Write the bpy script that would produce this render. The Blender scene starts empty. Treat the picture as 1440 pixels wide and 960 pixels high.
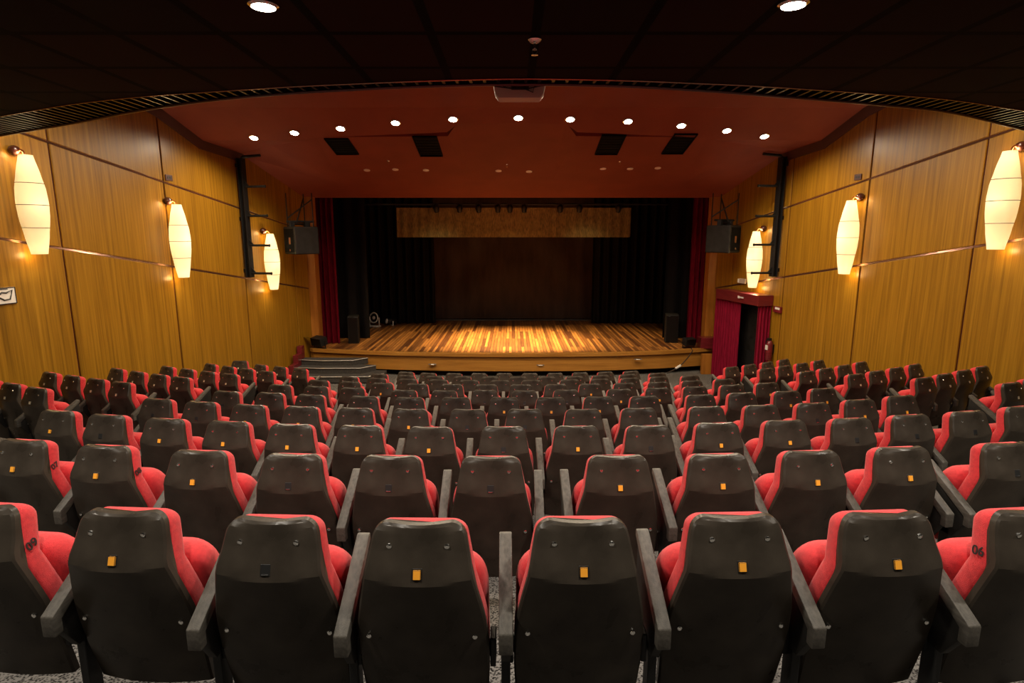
import bpy, bmesh, math, random
from mathutils import Vector, Matrix
random.seed(7)
SC = bpy.context.scene
COL = SC.collection
PI = math.pi
ZC = 3.65          # height of the eye above the flat floor in front of the stage
F, TH = 807.0, math.radians(10.4)   # focal length in pixels of the 1440 wide frame, downward tilt
K = 1.13

# ------------------------------------------------------------------ helpers
def ray(px, py):
    d = (px-720)/F; v = (480-py)/F
    return Vector((d, math.cos(TH)+v*math.sin(TH), -math.sin(TH)+v*math.cos(TH)))
def hit(px, py, p0, n):
    r = ray(px, py); p0 = Vector(p0); n = Vector(n)
    return r*(p0.dot(n)/r.dot(n))
def at_y(px, py, Y):
    r = ray(px, py); return r*(Y/r.y)

ROOTS = []
def obj(name, me, mats=None, parent=None):
    o = bpy.data.objects.new(name, me); COL.objects.link(o)
    if mats is not None and me is not None and hasattr(me, 'materials') and len(me.materials) == 0:
        for m in (mats if isinstance(mats, (list, tuple)) else [mats]): me.materials.append(m)
    if parent is not None: o.parent = parent
    else: ROOTS.append(o)
    return o
def empty(name, loc=(0,0,0), rz=0.0):
    o = bpy.data.objects.new(name, None); COL.objects.link(o)
    o.location = loc; o.rotation_euler = (0,0,rz); o.empty_display_size = .1
    ROOTS.append(o); return o
def tag(o, label, cat, group=None, kind=None):
    o['label'] = label; o['category'] = cat
    if group: o['group'] = group
    if kind: o['kind'] = kind
    return o
def struct(name, me, mats, parent=None):
    o = obj(name, me, mats, parent)
    if parent is None: o['kind'] = 'structure'
    return o

class MB:
    """collects shapes for one mesh"""
    def __init__(s): s.v = []; s.f = []; s.m = []; s.mat = 0
    def add(s, vs, fs):
        n = len(s.v); s.v += [tuple(v) for v in vs]
        for f in fs: s.f.append([i+n for i in f]); s.m.append(s.mat)
    def box(s, lo, hi, M=None):
        x0,y0,z0 = lo; x1,y1,z1 = hi
        vs = [Vector(p) for p in ((x0,y0,z0),(x1,y0,z0),(x1,y1,z0),(x0,y1,z0),(x0,y0,z1),(x1,y0,z1),(x1,y1,z1),(x0,y1,z1))]
        if M is not None: vs = [M @ v for v in vs]
        s.add(vs, [(0,3,2,1),(4,5,6,7),(0,1,5,4),(1,2,6,5),(2,3,7,6),(3,0,4,7)])
    def hexa(s, a, b):
        """a, b: two quads (4 points each) joined to a solid"""
        s.add(list(a)+list(b), [(3,2,1,0),(4,5,6,7),(0,1,5,4),(1,2,6,5),(2,3,7,6),(3,0,4,7)])
    def loft(s, loops, cap=True):
        n = len(loops[0]); vs = [p for l in loops for p in l]; fs = []
        for i in range(len(loops)-1):
            for j in range(n):
                k = (j+1) % n
                fs.append((i*n+j, i*n+k, (i+1)*n+k, (i+1)*n+j))
        if cap:
            fs.append(tuple(reversed(range(n)))); fs.append(tuple(range((len(loops)-1)*n, len(loops)*n)))
        s.add(vs, fs)
    def prism(s, poly, ax, a, b):
        """poly of 2-D points pushed along axis ax (0,1,2) from a to b"""
        def P(p, t):
            q = list(p); q.insert(ax, t); return Vector(q)
        s.loft([[P(p, a) for p in poly], [P(p, b) for p in poly]])
    def tube(s, pts, r, n=8):
        pts = [Vector(p) for p in pts]; loops = []
        for i, p in enumerate(pts):
            t = (pts[min(i+1, len(pts)-1)]-pts[max(i-1, 0)]).normalized()
            u = t.cross(Vector((0,0,1)) if abs(t.z) < .95 else Vector((1,0,0))).normalized(); w = t.cross(u)
            rr = r[i] if isinstance(r, (list, tuple)) else r
            loops.append([p+u*rr*math.cos(2*PI*j/n)+w*rr*math.sin(2*PI*j/n) for j in range(n)])
        s.loft(loops)
    def lathe(s, prof, n=24, M=None, sx=1, sy=1):
        """prof: (radius, z) pairs about z"""
        loops = []
        for r, z in prof:
            l = [Vector((r*sx*math.cos(2*PI*j/n), r*sy*math.sin(2*PI*j/n), z)) for j in range(n)]
            loops.append([M @ p for p in l] if M is not None else l)
        s.loft(loops)
    def mesh(s, name, smooth=None, bevel=0, seg=2):
        me = bpy.data.meshes.new(name); me.from_pydata(s.v, [], s.f)
        for p, m in zip(me.polygons, s.m): p.material_index = m
        bm = bmesh.new(); bm.from_mesh(me)
        bmesh.ops.recalc_face_normals(bm, faces=bm.faces)
        if bevel:
            es = [e for e in bm.edges if e.is_manifold and e.calc_face_angle(0) > .5]
            bmesh.ops.bevel(bm, geom=es, offset=bevel, segments=seg, profile=.5, affect='EDGES', clamp_overlap=True)
        if smooth is not None:
            for f in bm.faces: f.smooth = True
            for e in bm.edges: e.smooth = not (e.is_manifold and e.calc_face_angle(0) > smooth)
        bm.to_mesh(me); bm.free(); me.update()
        return me

# ------------------------------------------------------------------ materials
def mat(name, base=(.5,.5,.5), rough=.5, metal=0.0, spec=.5, emit=None, estr=0.0, coat=0.0, sheen=0.0):
    m = bpy.data.materials.new(name); m.use_nodes = True
    b = m.node_tree.nodes['Principled BSDF']
    b.inputs['Base Color'].default_value = (*base, 1); b.inputs['Roughness'].default_value = rough
    b.inputs['Metallic'].default_value = metal; b.inputs['Specular IOR Level'].default_value = spec
    b.inputs['Coat Weight'].default_value = coat; b.inputs['Sheen Weight'].default_value = sheen
    if emit: b.inputs['Emission Color'].default_value = (*emit, 1); b.inputs['Emission Strength'].default_value = estr
    return m
def nodes(m):
    t = m.node_tree; return t, t.nodes, t.links, t.nodes['Principled BSDF']
def noise_mix(m, c1, c2, scale=(1,1,1), ns=5.0, detail=4.0, lo=.35, hi=.65, rough=None, bump=0.0, bscale=None):
    t, N, L, b = nodes(m)
    tc = N.new('ShaderNodeTexCoord'); mp = N.new('ShaderNodeMapping'); mp.inputs['Scale'].default_value = scale
    no = N.new('ShaderNodeTexNoise'); no.inputs['Scale'].default_value = ns; no.inputs['Detail'].default_value = detail
    cr = N.new('ShaderNodeValToRGB')
    cr.color_ramp.elements[0].position = lo; cr.color_ramp.elements[0].color = (*c1, 1)
    cr.color_ramp.elements[1].position = hi; cr.color_ramp.elements[1].color = (*c2, 1)
    L.new(tc.outputs['Object'], mp.inputs['Vector']); L.new(mp.outputs['Vector'], no.inputs['Vector'])
    L.new(no.outputs['Fac'], cr.inputs['Fac']); L.new(cr.outputs['Color'], b.inputs['Base Color'])
    if rough:
        mr = N.new('ShaderNodeMapRange'); mr.inputs['To Min'].default_value = rough[0]; mr.inputs['To Max'].default_value = rough[1]
        L.new(no.outputs['Fac'], mr.inputs['Value']); L.new(mr.outputs['Result'], b.inputs['Roughness'])
    if bump:
        bp = N.new('ShaderNodeBump'); bp.inputs['Strength'].default_value = bump; bp.inputs['Distance'].default_value = .004
        src = no
        if bscale:
            src = N.new('ShaderNodeTexNoise'); src.inputs['Scale'].default_value = bscale; src.inputs['Detail'].default_value = 2
            L.new(tc.outputs['Object'], src.inputs['Vector'])
        L.new(src.outputs['Fac'], bp.inputs['Height']); L.new(bp.outputs['Normal'], b.inputs['Normal'])
    return m

M = {}
M['shell'] = noise_mix(mat('moulded black plastic', spec=.13), (.029,.0235,.018), (.054,.044,.034), (1,1,1), 7, 8, .35, .7, (.22,.36), .06, 260)
M['slot'] = mat('dark slot', (.006,.006,.006), .6)
M['screw'] = mat('screw steel', (.7,.7,.68), .22, 1)
M['tag_orange'] = mat('orange number plate', (1,.42,.035), .45)
M['tag_glint'] = mat('glint-coloured number plate', (.75,.62,.42), .4)  # orange plate with its reflected glint put into a paler base colour
M['red'] = noise_mix(mat('red seat fabric', rough=.85, sheen=.15), (.44,.008,.014), (.58,.016,.022), (1,1,1), 60, 3, .3, .7, None, .5, 500)
M['arm'] = noise_mix(mat('worn grey armrest', spec=.4), (.050,.044,.036), (.105,.094,.078), (6,1,6), 14, 6, .3, .7, (.45,.7), .2, 300)
M['black'] = noise_mix(mat('black panel', spec=.3), (.007,.006,.005), (.014,.0125,.011), (1,1,1), 9, 4, .35, .7, (.5,.7))
M['steel'] = mat('grey painted steel', (.10,.10,.095), .45, .6)
M['ink'] = mat('black ink', (.01,.008,.008), .6)
M['blackmetal'] = mat('black metal', (.008,.008,.008), .55, .0, .3)
M['void'] = mat('unlit black', (.002,.002,.002), .8, 0, .1)
M['pale_rim'] = mat('pale enamel rim', (.8,.74,.68), .3)
M['wood_ball'] = mat('dark turned wood', (.07,.018,.010), .25, 0, .6, coat=.4)
M['copper'] = mat('copper stem', (.50,.18,.07), .3, 1)
M['white'] = mat('white plastic', (.72,.70,.66), .5)
M['beige'] = mat('beige plastic', (.42,.34,.28), .5)
M['lens'] = mat('lamp lens', (.9,.9,.85), .3, emit=(1,.93,.80), estr=40)
M['spot_rim'] = mat('chrome rim', (.75,.73,.7), .2, 1)
M['velvet'] = noise_mix(mat('crimson velvet', rough=.85, spec=.15), (.14,.002,.015), (.25,.004,.028), (8,8,.6), 6, 3, .3, .7)
M['velvet_dark'] = noise_mix(mat('oxblood velvet', rough=.85, spec=.1), (.075,.001,.006), (.15,.002,.013), (8,8,.6), 6, 3, .3, .7)
M['drape'] = noise_mix(mat('black stage drape', rough=.7, spec=.12), (.0025,.0022,.0022), (.008,.007,.007), (6,6,.4), 5, 4, .3, .7)
M['backcloth'] = noise_mix(mat('dark brown backcloth', rough=.6, spec=.3), (.026,.015,.010), (.048,.027,.017), (2,2,.5), 3, 5, .3, .7, None, .3)
M['gold'] = noise_mix(mat('old gold cloth', rough=.7, sheen=.3), (.085,.066,.015), (.26,.20,.055), (5,5,1.2), 7, 7, .3, .72, None, .4)
M['ceiling_dark'] = mat('dark ceiling board', (.020,.010,.009), .75)
M['house_red'] = noise_mix(mat('dull red paint', rough=.7, spec=.25), (.185,.038,.018), (.21,.045,.021), (1,1,1), 1.5, 3)
M['plate_shade_dark'] = mat('dark red plate and shade strip', (.05,.008,.006), .5)  # colour of small plates, also the shade strips along the ceiling edge
M['groove'] = mat('dark red groove', (.065,.012,.010), .35)
M['rail'] = mat('bronze rail', (.33,.16,.10), .22, .7)
M['grille'] = mat('black grille', (.006,.0055,.005), .3, .0, .2)
M['mahogany'] = noise_mix(mat('red lacquered wood', rough=.35, coat=.2), (.11,.008,.012), (.16,.013,.018), (1,1,8), 4, 4)
M['shade'] = mat('paper lamp shade')
def paper():
    t, N, L, b = nodes(M['shade']); N.remove(b); out = [n for n in N if n.type == 'OUTPUT_MATERIAL'][0]
    d = N.new('ShaderNodeBsdfDiffuse'); d.inputs[0].default_value = (.84,.78,.64,1)
    tr = N.new('ShaderNodeBsdfTranslucent'); tr.inputs[0].default_value = (.97,.91,.76,1)
    mx = N.new('ShaderNodeMixShader'); mx.inputs[0].default_value = .55
    L.new(d.outputs[0], mx.inputs[1]); L.new(tr.outputs[0], mx.inputs[2]); L.new(mx.outputs[0], out.inputs[0])
paper()
M['step'] = noise_mix(mat('dark carpeted step', rough=.9), (.025,.022,.02), (.05,.045,.04), (1,1,1), 40, 3)
M['nosing'] = mat('steel step nosing', (.45,.43,.40), .35, .8)

# veneer walls: vertical grain
def veneer(name, c1, c2, c3, scale, rough=.36, coat=.10):
    m = mat(name, rough=rough, coat=coat, spec=.3); t, N, L, b = nodes(m)
    tc = N.new('ShaderNodeTexCoord'); mp = N.new('ShaderNodeMapping'); mp.inputs['Scale'].default_value = scale
    no = N.new('ShaderNodeTexNoise'); no.inputs['Scale'].default_value = 1.6; no.inputs['Detail'].default_value = 7; no.inputs['Roughness'].default_value = .68
    cr = N.new('ShaderNodeValToRGB'); e = cr.color_ramp.elements
    e[0].position = .30; e[0].color = (*c1, 1); e[1].position = .72; e[1].color = (*c3, 1)
    k = e.new(.5); k.color = (*c2, 1)
    L.new(tc.outputs['Object'], mp.inputs['Vector']); L.new(mp.outputs['Vector'], no.inputs['Vector'])
    L.new(no.outputs['Fac'], cr.inputs['Fac']); L.new(cr.outputs['Color'], b.inputs['Base Color'])
    b.inputs['Coat Roughness'].default_value = .28
    return m
M['veneer'] = veneer('golden wood veneer', (.150,.071,.005), (.262,.125,.008), (.365,.187,.015), (17,17,.30))
M['pillar'] = veneer('amber wood veneer', (.24,.085,.012), (.36,.135,.02), (.44,.18,.03), (7,7,.4))
M['fascia'] = veneer('stage front board', (.25,.105,.016), (.36,.16,.028), (.44,.21,.04), (.5,.5,9))

def planks():
    m = mat('stage boards', rough=.42); t, N, L, b = nodes(m)
    tc = N.new('ShaderNodeTexCoord'); mp = N.new('ShaderNodeMapping'); mp.inputs['Rotation'].default_value = (0,0,PI/2)
    br = N.new('ShaderNodeTexBrick'); br.inputs['Scale'].default_value = 1; br.inputs['Brick Width'].default_value = 2.6
    br.inputs['Row Height'].default_value = .085; br.inputs['Mortar Size'].default_value = .006; br.inputs['Bias'].default_value = 0
    br.inputs['Color1'].default_value = (.060,.017,.004,1); br.inputs['Color2'].default_value = (.40,.165,.036,1); br.inputs['Mortar'].default_value = (.035,.012,.005,1)
    mp2 = N.new('ShaderNodeMapping'); mp2.inputs['Scale'].default_value = (14,.7,1)
    no = N.new('ShaderNodeTexNoise'); no.inputs['Scale'].default_value = 2; no.inputs['Detail'].default_value = 6
    mx = N.new('ShaderNodeMix'); mx.data_type = 'RGBA'; mx.blend_type = 'OVERLAY'; mx.inputs[0].default_value = .75
    L.new(tc.outputs['Object'], mp.inputs['Vector']); L.new(mp.outputs['Vector'], br.inputs['Vector'])
    L.new(tc.outputs['Object'], mp2.inputs['Vector']); L.new(mp2.outputs['Vector'], no.inputs['Vector'])
    L.new(br.outputs['Color'], mx.inputs[6]); L.new(no.outputs['Fac'], mx.inputs[7]); L.new(mx.outputs[2], b.inputs['Base Color'])
    return m
M['planks'] = planks()

def carpet():
    m = mat('speckled carpet', rough=.95, spec=.1); t, N, L, b = nodes(m)
    tc = N.new('ShaderNodeTexCoord'); vo = N.new('ShaderNodeTexVoronoi'); vo.inputs['Scale'].default_value = 85
    no = N.new('ShaderNodeTexNoise'); no.inputs['Scale'].default_value = 60; no.inputs['Detail'].default_value = 3
    ad = N.new('ShaderNodeMath'); ad.operation = 'MULTIPLY'
    cr = N.new('ShaderNodeValToRGB'); e = cr.color_ramp.elements
    e[0].position = .13; e[0].color = (.008,.007,.0065,1); e[1].position = .30; e[1].color = (.19,.178,.165,1)
    L.new(tc.outputs['Object'], vo.inputs['Vector']); L.new(tc.outputs['Object'], no.inputs['Vector'])
    L.new(vo.outputs['Distance'], ad.inputs[0]); L.new(no.outputs['Fac'], ad.inputs[1])
    L.new(ad.outputs[0], cr.inputs['Fac']); L.new(cr.outputs['Color'], b.inputs['Base Color'])
    return m
M['carpet'] = carpet()

def ceiling_tiles():
    m = mat('dark ceiling tiles', rough=.8, spec=.03); t, N, L, b = nodes(m)
    tc = N.new('ShaderNodeTexCoord'); mp = N.new('ShaderNodeMapping'); mp.inputs['Location'].default_value = (.448,-.12,0)
    br = N.new('ShaderNodeTexBrick'); br.offset = 0; br.squash = 1
    br.inputs['Scale'].default_value = 1; br.inputs['Brick Width'].default_value = .58; br.inputs['Row Height'].default_value = .66
    br.inputs['Mortar Size'].default_value = .028; br.inputs['Mortar Smooth'].default_value = .1
    br.inputs['Color1'].default_value = (.0105,.0058,.0048,1); br.inputs['Color2'].default_value = (.019,.0072,.0062,1); br.inputs['Mortar'].default_value = (.002,.001,.001,1)
    L.new(tc.outputs['Object'], mp.inputs['Vector']); L.new(mp.outputs['Vector'], br.inputs['Vector']); L.new(br.outputs['Color'], b.inputs['Base Color'])
    return m
M['tiles'] = ceiling_tiles()
# ------------------------------------------------------------------ the house: floor, walls, ceilings
def yc(x): return 22-1.5*max(-1, min(1, x/4))
def seat_top(x, y): return -.599-.187*(yc(x)-math.hypot(x, yc(x)-y))
ZFLAT = -3.65
def floor_z(x, y): return max(seat_top(x, y)-.95, ZFLAT)
WX = lambda y: 7.67*K-.2*y          # half width of the house at depth y
Y0, YP = -3.5, 13.85*K              # rear wall, stage wall

def floor_mesh():
    b = MB(); nx, ny = 72, 100; x0, x1, y0, y1 = -9.6, 9.6, Y0-.2, 17.2
    vs = [(x0+(x1-x0)*i/nx, y0+(y1-y0)*j/ny) for j in range(ny+1) for i in range(nx+1)]
    b.add([(x, y, floor_z(x, y)) for x, y in vs], [(j*(nx+1)+i, j*(nx+1)+i+1, (j+1)*(nx+1)+i+1, (j+1)*(nx+1)+i) for j in range(ny) for i in range(nx)])
    return b.mesh('floor', smooth=.6)
struct('floor', floor_mesh(), M['carpet'])

# red house ceiling: (y, z) profile, from the stage end back over the balcony
PROF = [(-4.2,3.9),(4.0,3.9),(9.71*K,2.02*K),(10.6*K,1.66*K),(11.7*K,1.57*K),(13.0*K,1.50*K)]
def prof_z(y):
    for (a, za), (c, zc) in zip(PROF, PROF[1:]):
        if y <= c: return za+(zc-za)*(y-a)/(c-a)
    return PROF[-1][1]
CEIL_END = [(0,10.1),(.9,10.12),(1.12,10.36),(2,10.42),(3.43,10.52),(4.46,11.0),(5.4,11.72),(8.6,13.2)]
def ceil_end(x):
    x = abs(x)/K
    for (a, ya), (c, yd) in zip(CEIL_END, CEIL_END[1:]):
        if x <= c: return K*(ya+(yd-ya)*(x-a)/(c-a))
    return K*CEIL_END[-1][1]
def house_ceiling():
    b = MB(); xs = sorted(set([-9.6+19.2*i/64 for i in range(65)]+[s*K*x for x, _ in CEIL_END for s in (1,-1)]))
    rows = []
    for x in xs:
        ye = ceil_end(x); ys = [p[0] for p in PROF if p[0] < ye-.02]
        ys = [Y0-.4, 4.0, 9.71*K, 10.6*K, 11.7*K]; ys = [min(y, ye) for y in ys]+[ye]
        rows.append([Vector((x, y, prof_z(y))) for y in ys])
    n = len(rows[0])
    for r0, r1 in zip(rows, rows[1:]):
        for i in range(n-1):
            a, c, d, e = r0[i], r1[i], r1[i+1], r0[i+1]
            if (e-a).length < 1e-5 and (d-c).length < 1e-5: continue
            f = [a, c]+([d] if (d-c).length > 1e-5 else [])+([e] if (e-a).length > 1e-5 else [])
            b.add(f, [tuple(range(len(f)))])
    up = Vector((0,0,.12))                      # the lip at the stage end
    for r0, r1 in zip(rows, rows[1:]): b.add([r0[-1], r1[-1], r1[-1]+up, r0[-1]+up], [(0,1,2,3)])
    return b.mesh('ceiling_house')
struct('ceiling', house_ceiling(), M['house_red'])

# panelled side walls
def wall_side(sg, seams, name, low, high):
    b = MB()
    def W(y, z, off=0.0):
        n = Vector((-sg, -.2, 0)).normalized()        # towards the room
        return Vector((sg*WX(y), y, z))+n*off
    zb, zt = -4.6, 4.6
    b.mat = 1
    b.hexa([W(Y0-.3, zb, -.25), W(YP+.1, zb, -.25), W(YP+.1, zt, -.25), W(Y0-.3, zt, -.25)], [W(Y0-.3, zb), W(YP+.1, zb), W(YP+.1, zt), W(Y0-.3, zt)])
    b.mat = 0
    g = .014; ch = .008; th = .022
    for y0, y1 in zip(seams, seams[1:]):
        for lo, hi in ((None, low), (low, high), (high, None)):
            def zz(fn, y, d): return (zb if fn is low_ else zt) if fn is None else fn(y)+d
            p = []
            for (y, fn, s) in ((y0+g, lo, 1), (y1-g, lo, 1), (y1-g, hi, -1), (y0+g, hi, -1)):
                z = (zb if s > 0 else zt) if fn is None else fn(y)+s*.019
                p.append((y, z, s))
            q0 = [W(y, z, 0) for y, z, s in p]; q1 = [W(y, z, th-ch) for y, z, s in p]
            c = sum((Vector((y, z)) for y, z, s in p), Vector((0,0)))/4
            q2 = [W(y+(ch if y < c.x else -ch), z+s*ch, th) for y, z, s in p]
            b.loft([q0, q1, q2])
    b.mat = 2                                          # slim bronze rail lying in each level groove
    for fn in (low, high):
        for d in (-.009, .010):
            b.tube([W(Y0, fn(Y0)+d, .012), W(YP, fn(YP)+d, .012)], .0055, 6)
    return b.mesh(name)
low_ = None
LSE = [YP-.02]+[K*v for v in (13.27,11.55,9.72,7.87,6.02,4.17,2.32,.47,-1.38,-3.0)]; LSE = LSE[::-1]
RSE = [YP-.02]+[K*v for v in (13.15,11.38,9.53,7.71,5.87,4.02,2.17,.32,-1.5,-3.0)]; RSE = RSE[::-1]
lowf = lambda y: 1.25*K-.18*y
highf = lambda y: 2.66*K-.184*y
struct('wall_left', wall_side(-1, LSE, 'wall_left', lowf, highf), [M['veneer'], M['groove'], M['rail']])
struct('wall_right', wall_side(1, RSE, 'wall_right', lambda y: 1.235*K-.1785*y, highf), [M['veneer'], M['groove'], M['rail']])
def wall_hit(px, py, off=0.0):
    sg = 1 if px > 720 else -1
    n = Vector((-sg, -.2, 0)).normalized(); p0 = Vector((sg*WX(0), 0, 0))+n*off
    return hit(px, py, p0, n)
def wall_frame(p, sg):
    """matrix: x along the wall (towards the stage), y out of the wall into the room, z up"""
    yv = Vector((-sg, -.2, 0)).normalized(); zv = Vector((0,0,1)); xv = yv.cross(zv)
    m = Matrix((xv, yv, zv)).transposed().to_4x4(); m.translation = p; return m
b = MB(); b.box((-9.8, Y0-.4, -4.6), (9.8, Y0-.1, 4.6)); struct('wall_back', b.mesh('wall_back'), M['step'])
# shade given as a dark strip where the red ceiling meets each side wall
for sg, nm in ((-1, 'shade_strip_1'), (1, 'shade_strip_2')):
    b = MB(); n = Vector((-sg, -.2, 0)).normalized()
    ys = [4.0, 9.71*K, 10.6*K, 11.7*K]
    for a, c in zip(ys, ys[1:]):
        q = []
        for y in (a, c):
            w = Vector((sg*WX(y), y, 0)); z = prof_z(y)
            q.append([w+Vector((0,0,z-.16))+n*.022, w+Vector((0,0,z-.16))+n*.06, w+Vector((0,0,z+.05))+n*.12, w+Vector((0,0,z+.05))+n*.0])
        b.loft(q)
    struct(nm, b.mesh(nm), M['plate_shade_dark'])

# ------------------------------------------------------------------ dark ceiling under the balcony with its curved front
HB = 1.1
inner = [(0,163),(100,146),(200,135),(300,128),(400,121.7),(478,118),(600,113),(735,110),(880,112.5),(980,116.5),(1073,120.7),(1240,131.7),(1340,140),(1440,155)]
outer = [(0,190),(100,173),(200,154),(300,140),(400,131),(478,126),(600,120.5),(735,117.8),(880,120.5),(980,126),(1073,133),(1240,146.7),(1340,158),(1440,181.7)]
def on_ceiling(p):
    r = ray(*p); return r*(HB/r.z)
def curve_xy(pts):
    q = [on_ceiling(p).xy for p in pts]
    for end in (0, -1):
        nb = q[1] if end == 0 else q[-2]; d = (q[end]-nb).normalized(); e = q[end]+d*3.2
        q.insert(0, e) if end == 0 else q.append(e)
    out = []
    for i in range(len(q)-1):
        p0, p1, p2, p3 = q[max(i-1,0)], q[i], q[i+1], q[min(i+2, len(q)-1)]
        for k in range(6):
            t = k/6
            out.append(.5*((2*p1)+(p2-p0)*t+(2*p0-5*p1+4*p2-p3)*t*t+(3*p1-p0-3*p2+p3)*t**3))
    out.append(q[-1]); return out
CI, CO = curve_xy(inner), curve_xy(outer)
def at_x(c, x):
    for a, d in zip(c, c[1:]):
        if a.x <= x <= d.x: return a.y+(d.y-a.y)*(x-a.x)/(d.x-a.x)
    return c[0].y if x < c[0].x else c[-1].y
b = MB(); xs = [-8.4+16.8*i/120 for i in range(121)]
for x0, x1 in zip(xs, xs[1:]):
    lo = [(x0, Y0-.2, HB), (x1, Y0-.2, HB), (x1, at_x(CI, x1), HB), (x0, at_x(CI, x0), HB)]
    b.add(lo, [(0,1,2,3)])
    b.add([(x0, at_x(CI, x0), HB), (x1, at_x(CI, x1), HB), (x1, at_x(CI, x1), HB+.2), (x0, at_x(CI, x0), HB+.2)], [(0,1,2,3)])
    b.add([(p[0], p[1], HB+.2) for p in lo[:2]]+[(x1, at_x(CO, x1), HB+.2), (x0, at_x(CO, x0), HB+.2)], [(0,1,2,3)])
    b.add([(x0, at_x(CO, x0), HB-.005), (x1, at_x(CO, x1), HB-.005), (x1, at_x(CO, x1), HB+1.1), (x0, at_x(CO, x0), HB+1.1)], [(0,1,2,3)])
struct('ceiling_balcony', b.mesh('ceiling_balcony'), M['tiles'])
# grille strip along the curved edge: two rims and a row of slats
gr = MB()
rim_i = [Vector((x, at_x(CI, x), HB-.004)) for x in xs]; rim_o = [Vector((x, at_x(CO, x), HB-.004)) for x in xs]
pi_, po_ = [], []
x = -8.0
while x < 8.0:                      # one folded sheet: down, across and up again at every slat
    a = Vector((x, at_x(CI, x)+.01, 0)); c = Vector((x*.995, at_x(CO, x)-.01, 0))
    d = (c-a).normalized(); s = Vector((d.y, -d.x, 0))*.011
    for q, lst in ((a, pi_), (c, po_)):
        lst += [q-s+Vector((0,0,HB+.09)), q-s+Vector((0,0,HB)), q+s+Vector((0,0,HB)), q+s+Vector((0,0,HB+.09))]
    x += .10
n = len(pi_); gr.add(pi_+po_, [(k, k+1, n+k+1, n+k) for k in range(n-1)])
gro = empty('ceiling_grille', (0, 4.3, HB))
grt = obj('grating', gr.mesh('grating', bevel=0), M['grille'], gro); grt.location = (0, -4.3, -HB)
tag(gro, 'long black slatted ventilation grille along the curved edge of the dark ceiling', 'grille')
b = MB(); b.tube(rim_i, .006, 6); obj('inner_rim', b.mesh('inner_rim', smooth=1), M['rail'], gro).location = (0, -4.3, -HB)
b = MB(); b.tube(rim_o, .012, 6); obj('outer_rim', b.mesh('outer_rim', smooth=1), M['groove'], gro).location = (0, -4.3, -HB)

# ------------------------------------------------------------------ stage wall with its folded red header
def kp(x, y, z): return Vector((x*K, y*K, z*K))
b = MB()
A, Bp = {}, {}
def hz(y): return .9+.2435*(13.85-y)
for sg in (-1, 1):
    inn_top = kp(sg*1.12, 10.5, hz(10.5)); out_top = kp(sg*3.43, 10.55, hz(10.55)); out_low = kp(sg*3.72, 12.93, hz(12.93))
    cor = kp(sg*5.02, 13.85, .9); ctr_low = kp(sg*.9, 13.85, .9); inn_low = kp(sg*.883, 12.7, hz(12.7))
    side = [inn_top, out_top, out_low, cor, ctr_low, inn_low]
    b.add(side, [(0,1,2,3,4,5)])
    # top closing strip behind the panel's upper edge
    b.add([inn_top, out_top, out_top+Vector((0,.02,.5)), inn_top+Vector((0,.02,.5))], [(0,1,2,3)])
    # slanting face between the side panel and the recessed middle panel
    crease_top = kp(sg*.90, 10.10, 1.885)
    b.add([inn_top, inn_low, crease_top], [(0,1,2)])
    b.add([inn_top, crease_top, crease_top+Vector((0,0,.5)), inn_top+Vector((0,0,.5))], [(0,1,2,3)])
    # recessed outer facet up to the side wall
    f0 = kp(sg*3.43, 10.62, 1.80); f1 = kp(sg*4.46, 11.02, 1.66); f2 = kp(sg*5.45, 11.72, 1.575)
    b.add([out_top, f0, out_low], [(0,1,2)])
    b.add([f0, f1, out_low], [(0,1,2)]); b.add([f1, f2, out_low], [(0,1,2)]); b.add([f2, cor, out_low], [(0,1,2)])
    A[sg] = (crease_top, inn_low, ctr_low)
b.add([A[-1][0], A[1][0], A[1][1], A[-1][1]], [(0,1,2,3)])
b.add([A[-1][1], A[1][1], A[1][2], A[-1][2]], [(0,1,2,3)])
b.box((-9, YP+.0, .9*K), (9, YP+.25, 4.6))                      # wall over the opening
header = b.mesh('wall_front')
struct('wall_front', header, M['house_red'])
# timber pilasters either side of the opening
for sg, xi, nm in ((-1, 446, 'trim_3'), (1, 994, 'trim_4')):
    p = at_y(xi, 420, YP-.02); xin = abs(p.x)
    b = MB(); b.box((min(sg*xin, sg*6.6), YP-.02, -4.2), (max(sg*xin, sg*6.6), YP+.3, .9*K+.02))
    struct(nm, b.mesh(nm, bevel=.006), M['pillar'])

# ------------------------------------------------------------------ stage
ZS = -2.665*K; ZFB = -3.49
front = [(410,489.5),(440,490.5),(500,493.5),(560,495.5),(640,497),(720,497.3),(800,497),(870,495.8),(930,493.8),(985,490.5),(1012,489)]
FP = []
for px, py in front:
    r = ray(px, py); q = r*(ZS/r.z); q = q.xy; q.x = max(-5.52, min(5.52, q.x)); FP.append(q)
YB = 18.35*K
def arc(off): return [Vector((p.x, p.y+off)) for p in FP]
b = MB()
top = [Vector((p.x, p.y, ZS)) for p in arc(.03)]+[Vector((FP[-1].x, YB+.4, ZS)), Vector((FP[0].x, YB+.4, ZS))]
b.add(top, [tuple(range(len(top)))])
low = [p-Vector((0,0,.03)) for p in top]; b.add(low, [tuple(range(len(top)))])
stage = tag(obj('stage', b.mesh('stage'), M['planks']), 'wide timber stage with golden plank floor and curved front below the red header', 'stage')
def ribbon(o0, o1, z0, z1):
    q = MB(); a = arc(o0); c = arc(o1)
    loops = [[Vector((u.x, u.y, z0)), Vector((w.x, w.y, z0)), Vector((w.x, w.y, z1)), Vector((u.x, u.y, z1))] for u, w in zip(a, c)]
    q.loft(loops); return q
obj('nosing', ribbon(-.02, .10, ZS-.085, ZS+.012).mesh('nosing', bevel=.008), M['fascia'], stage)
obj('front_board', ribbon(.05, .12, ZFB, ZS-.075).mesh('front_board'), M['fascia'], stage)
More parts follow.
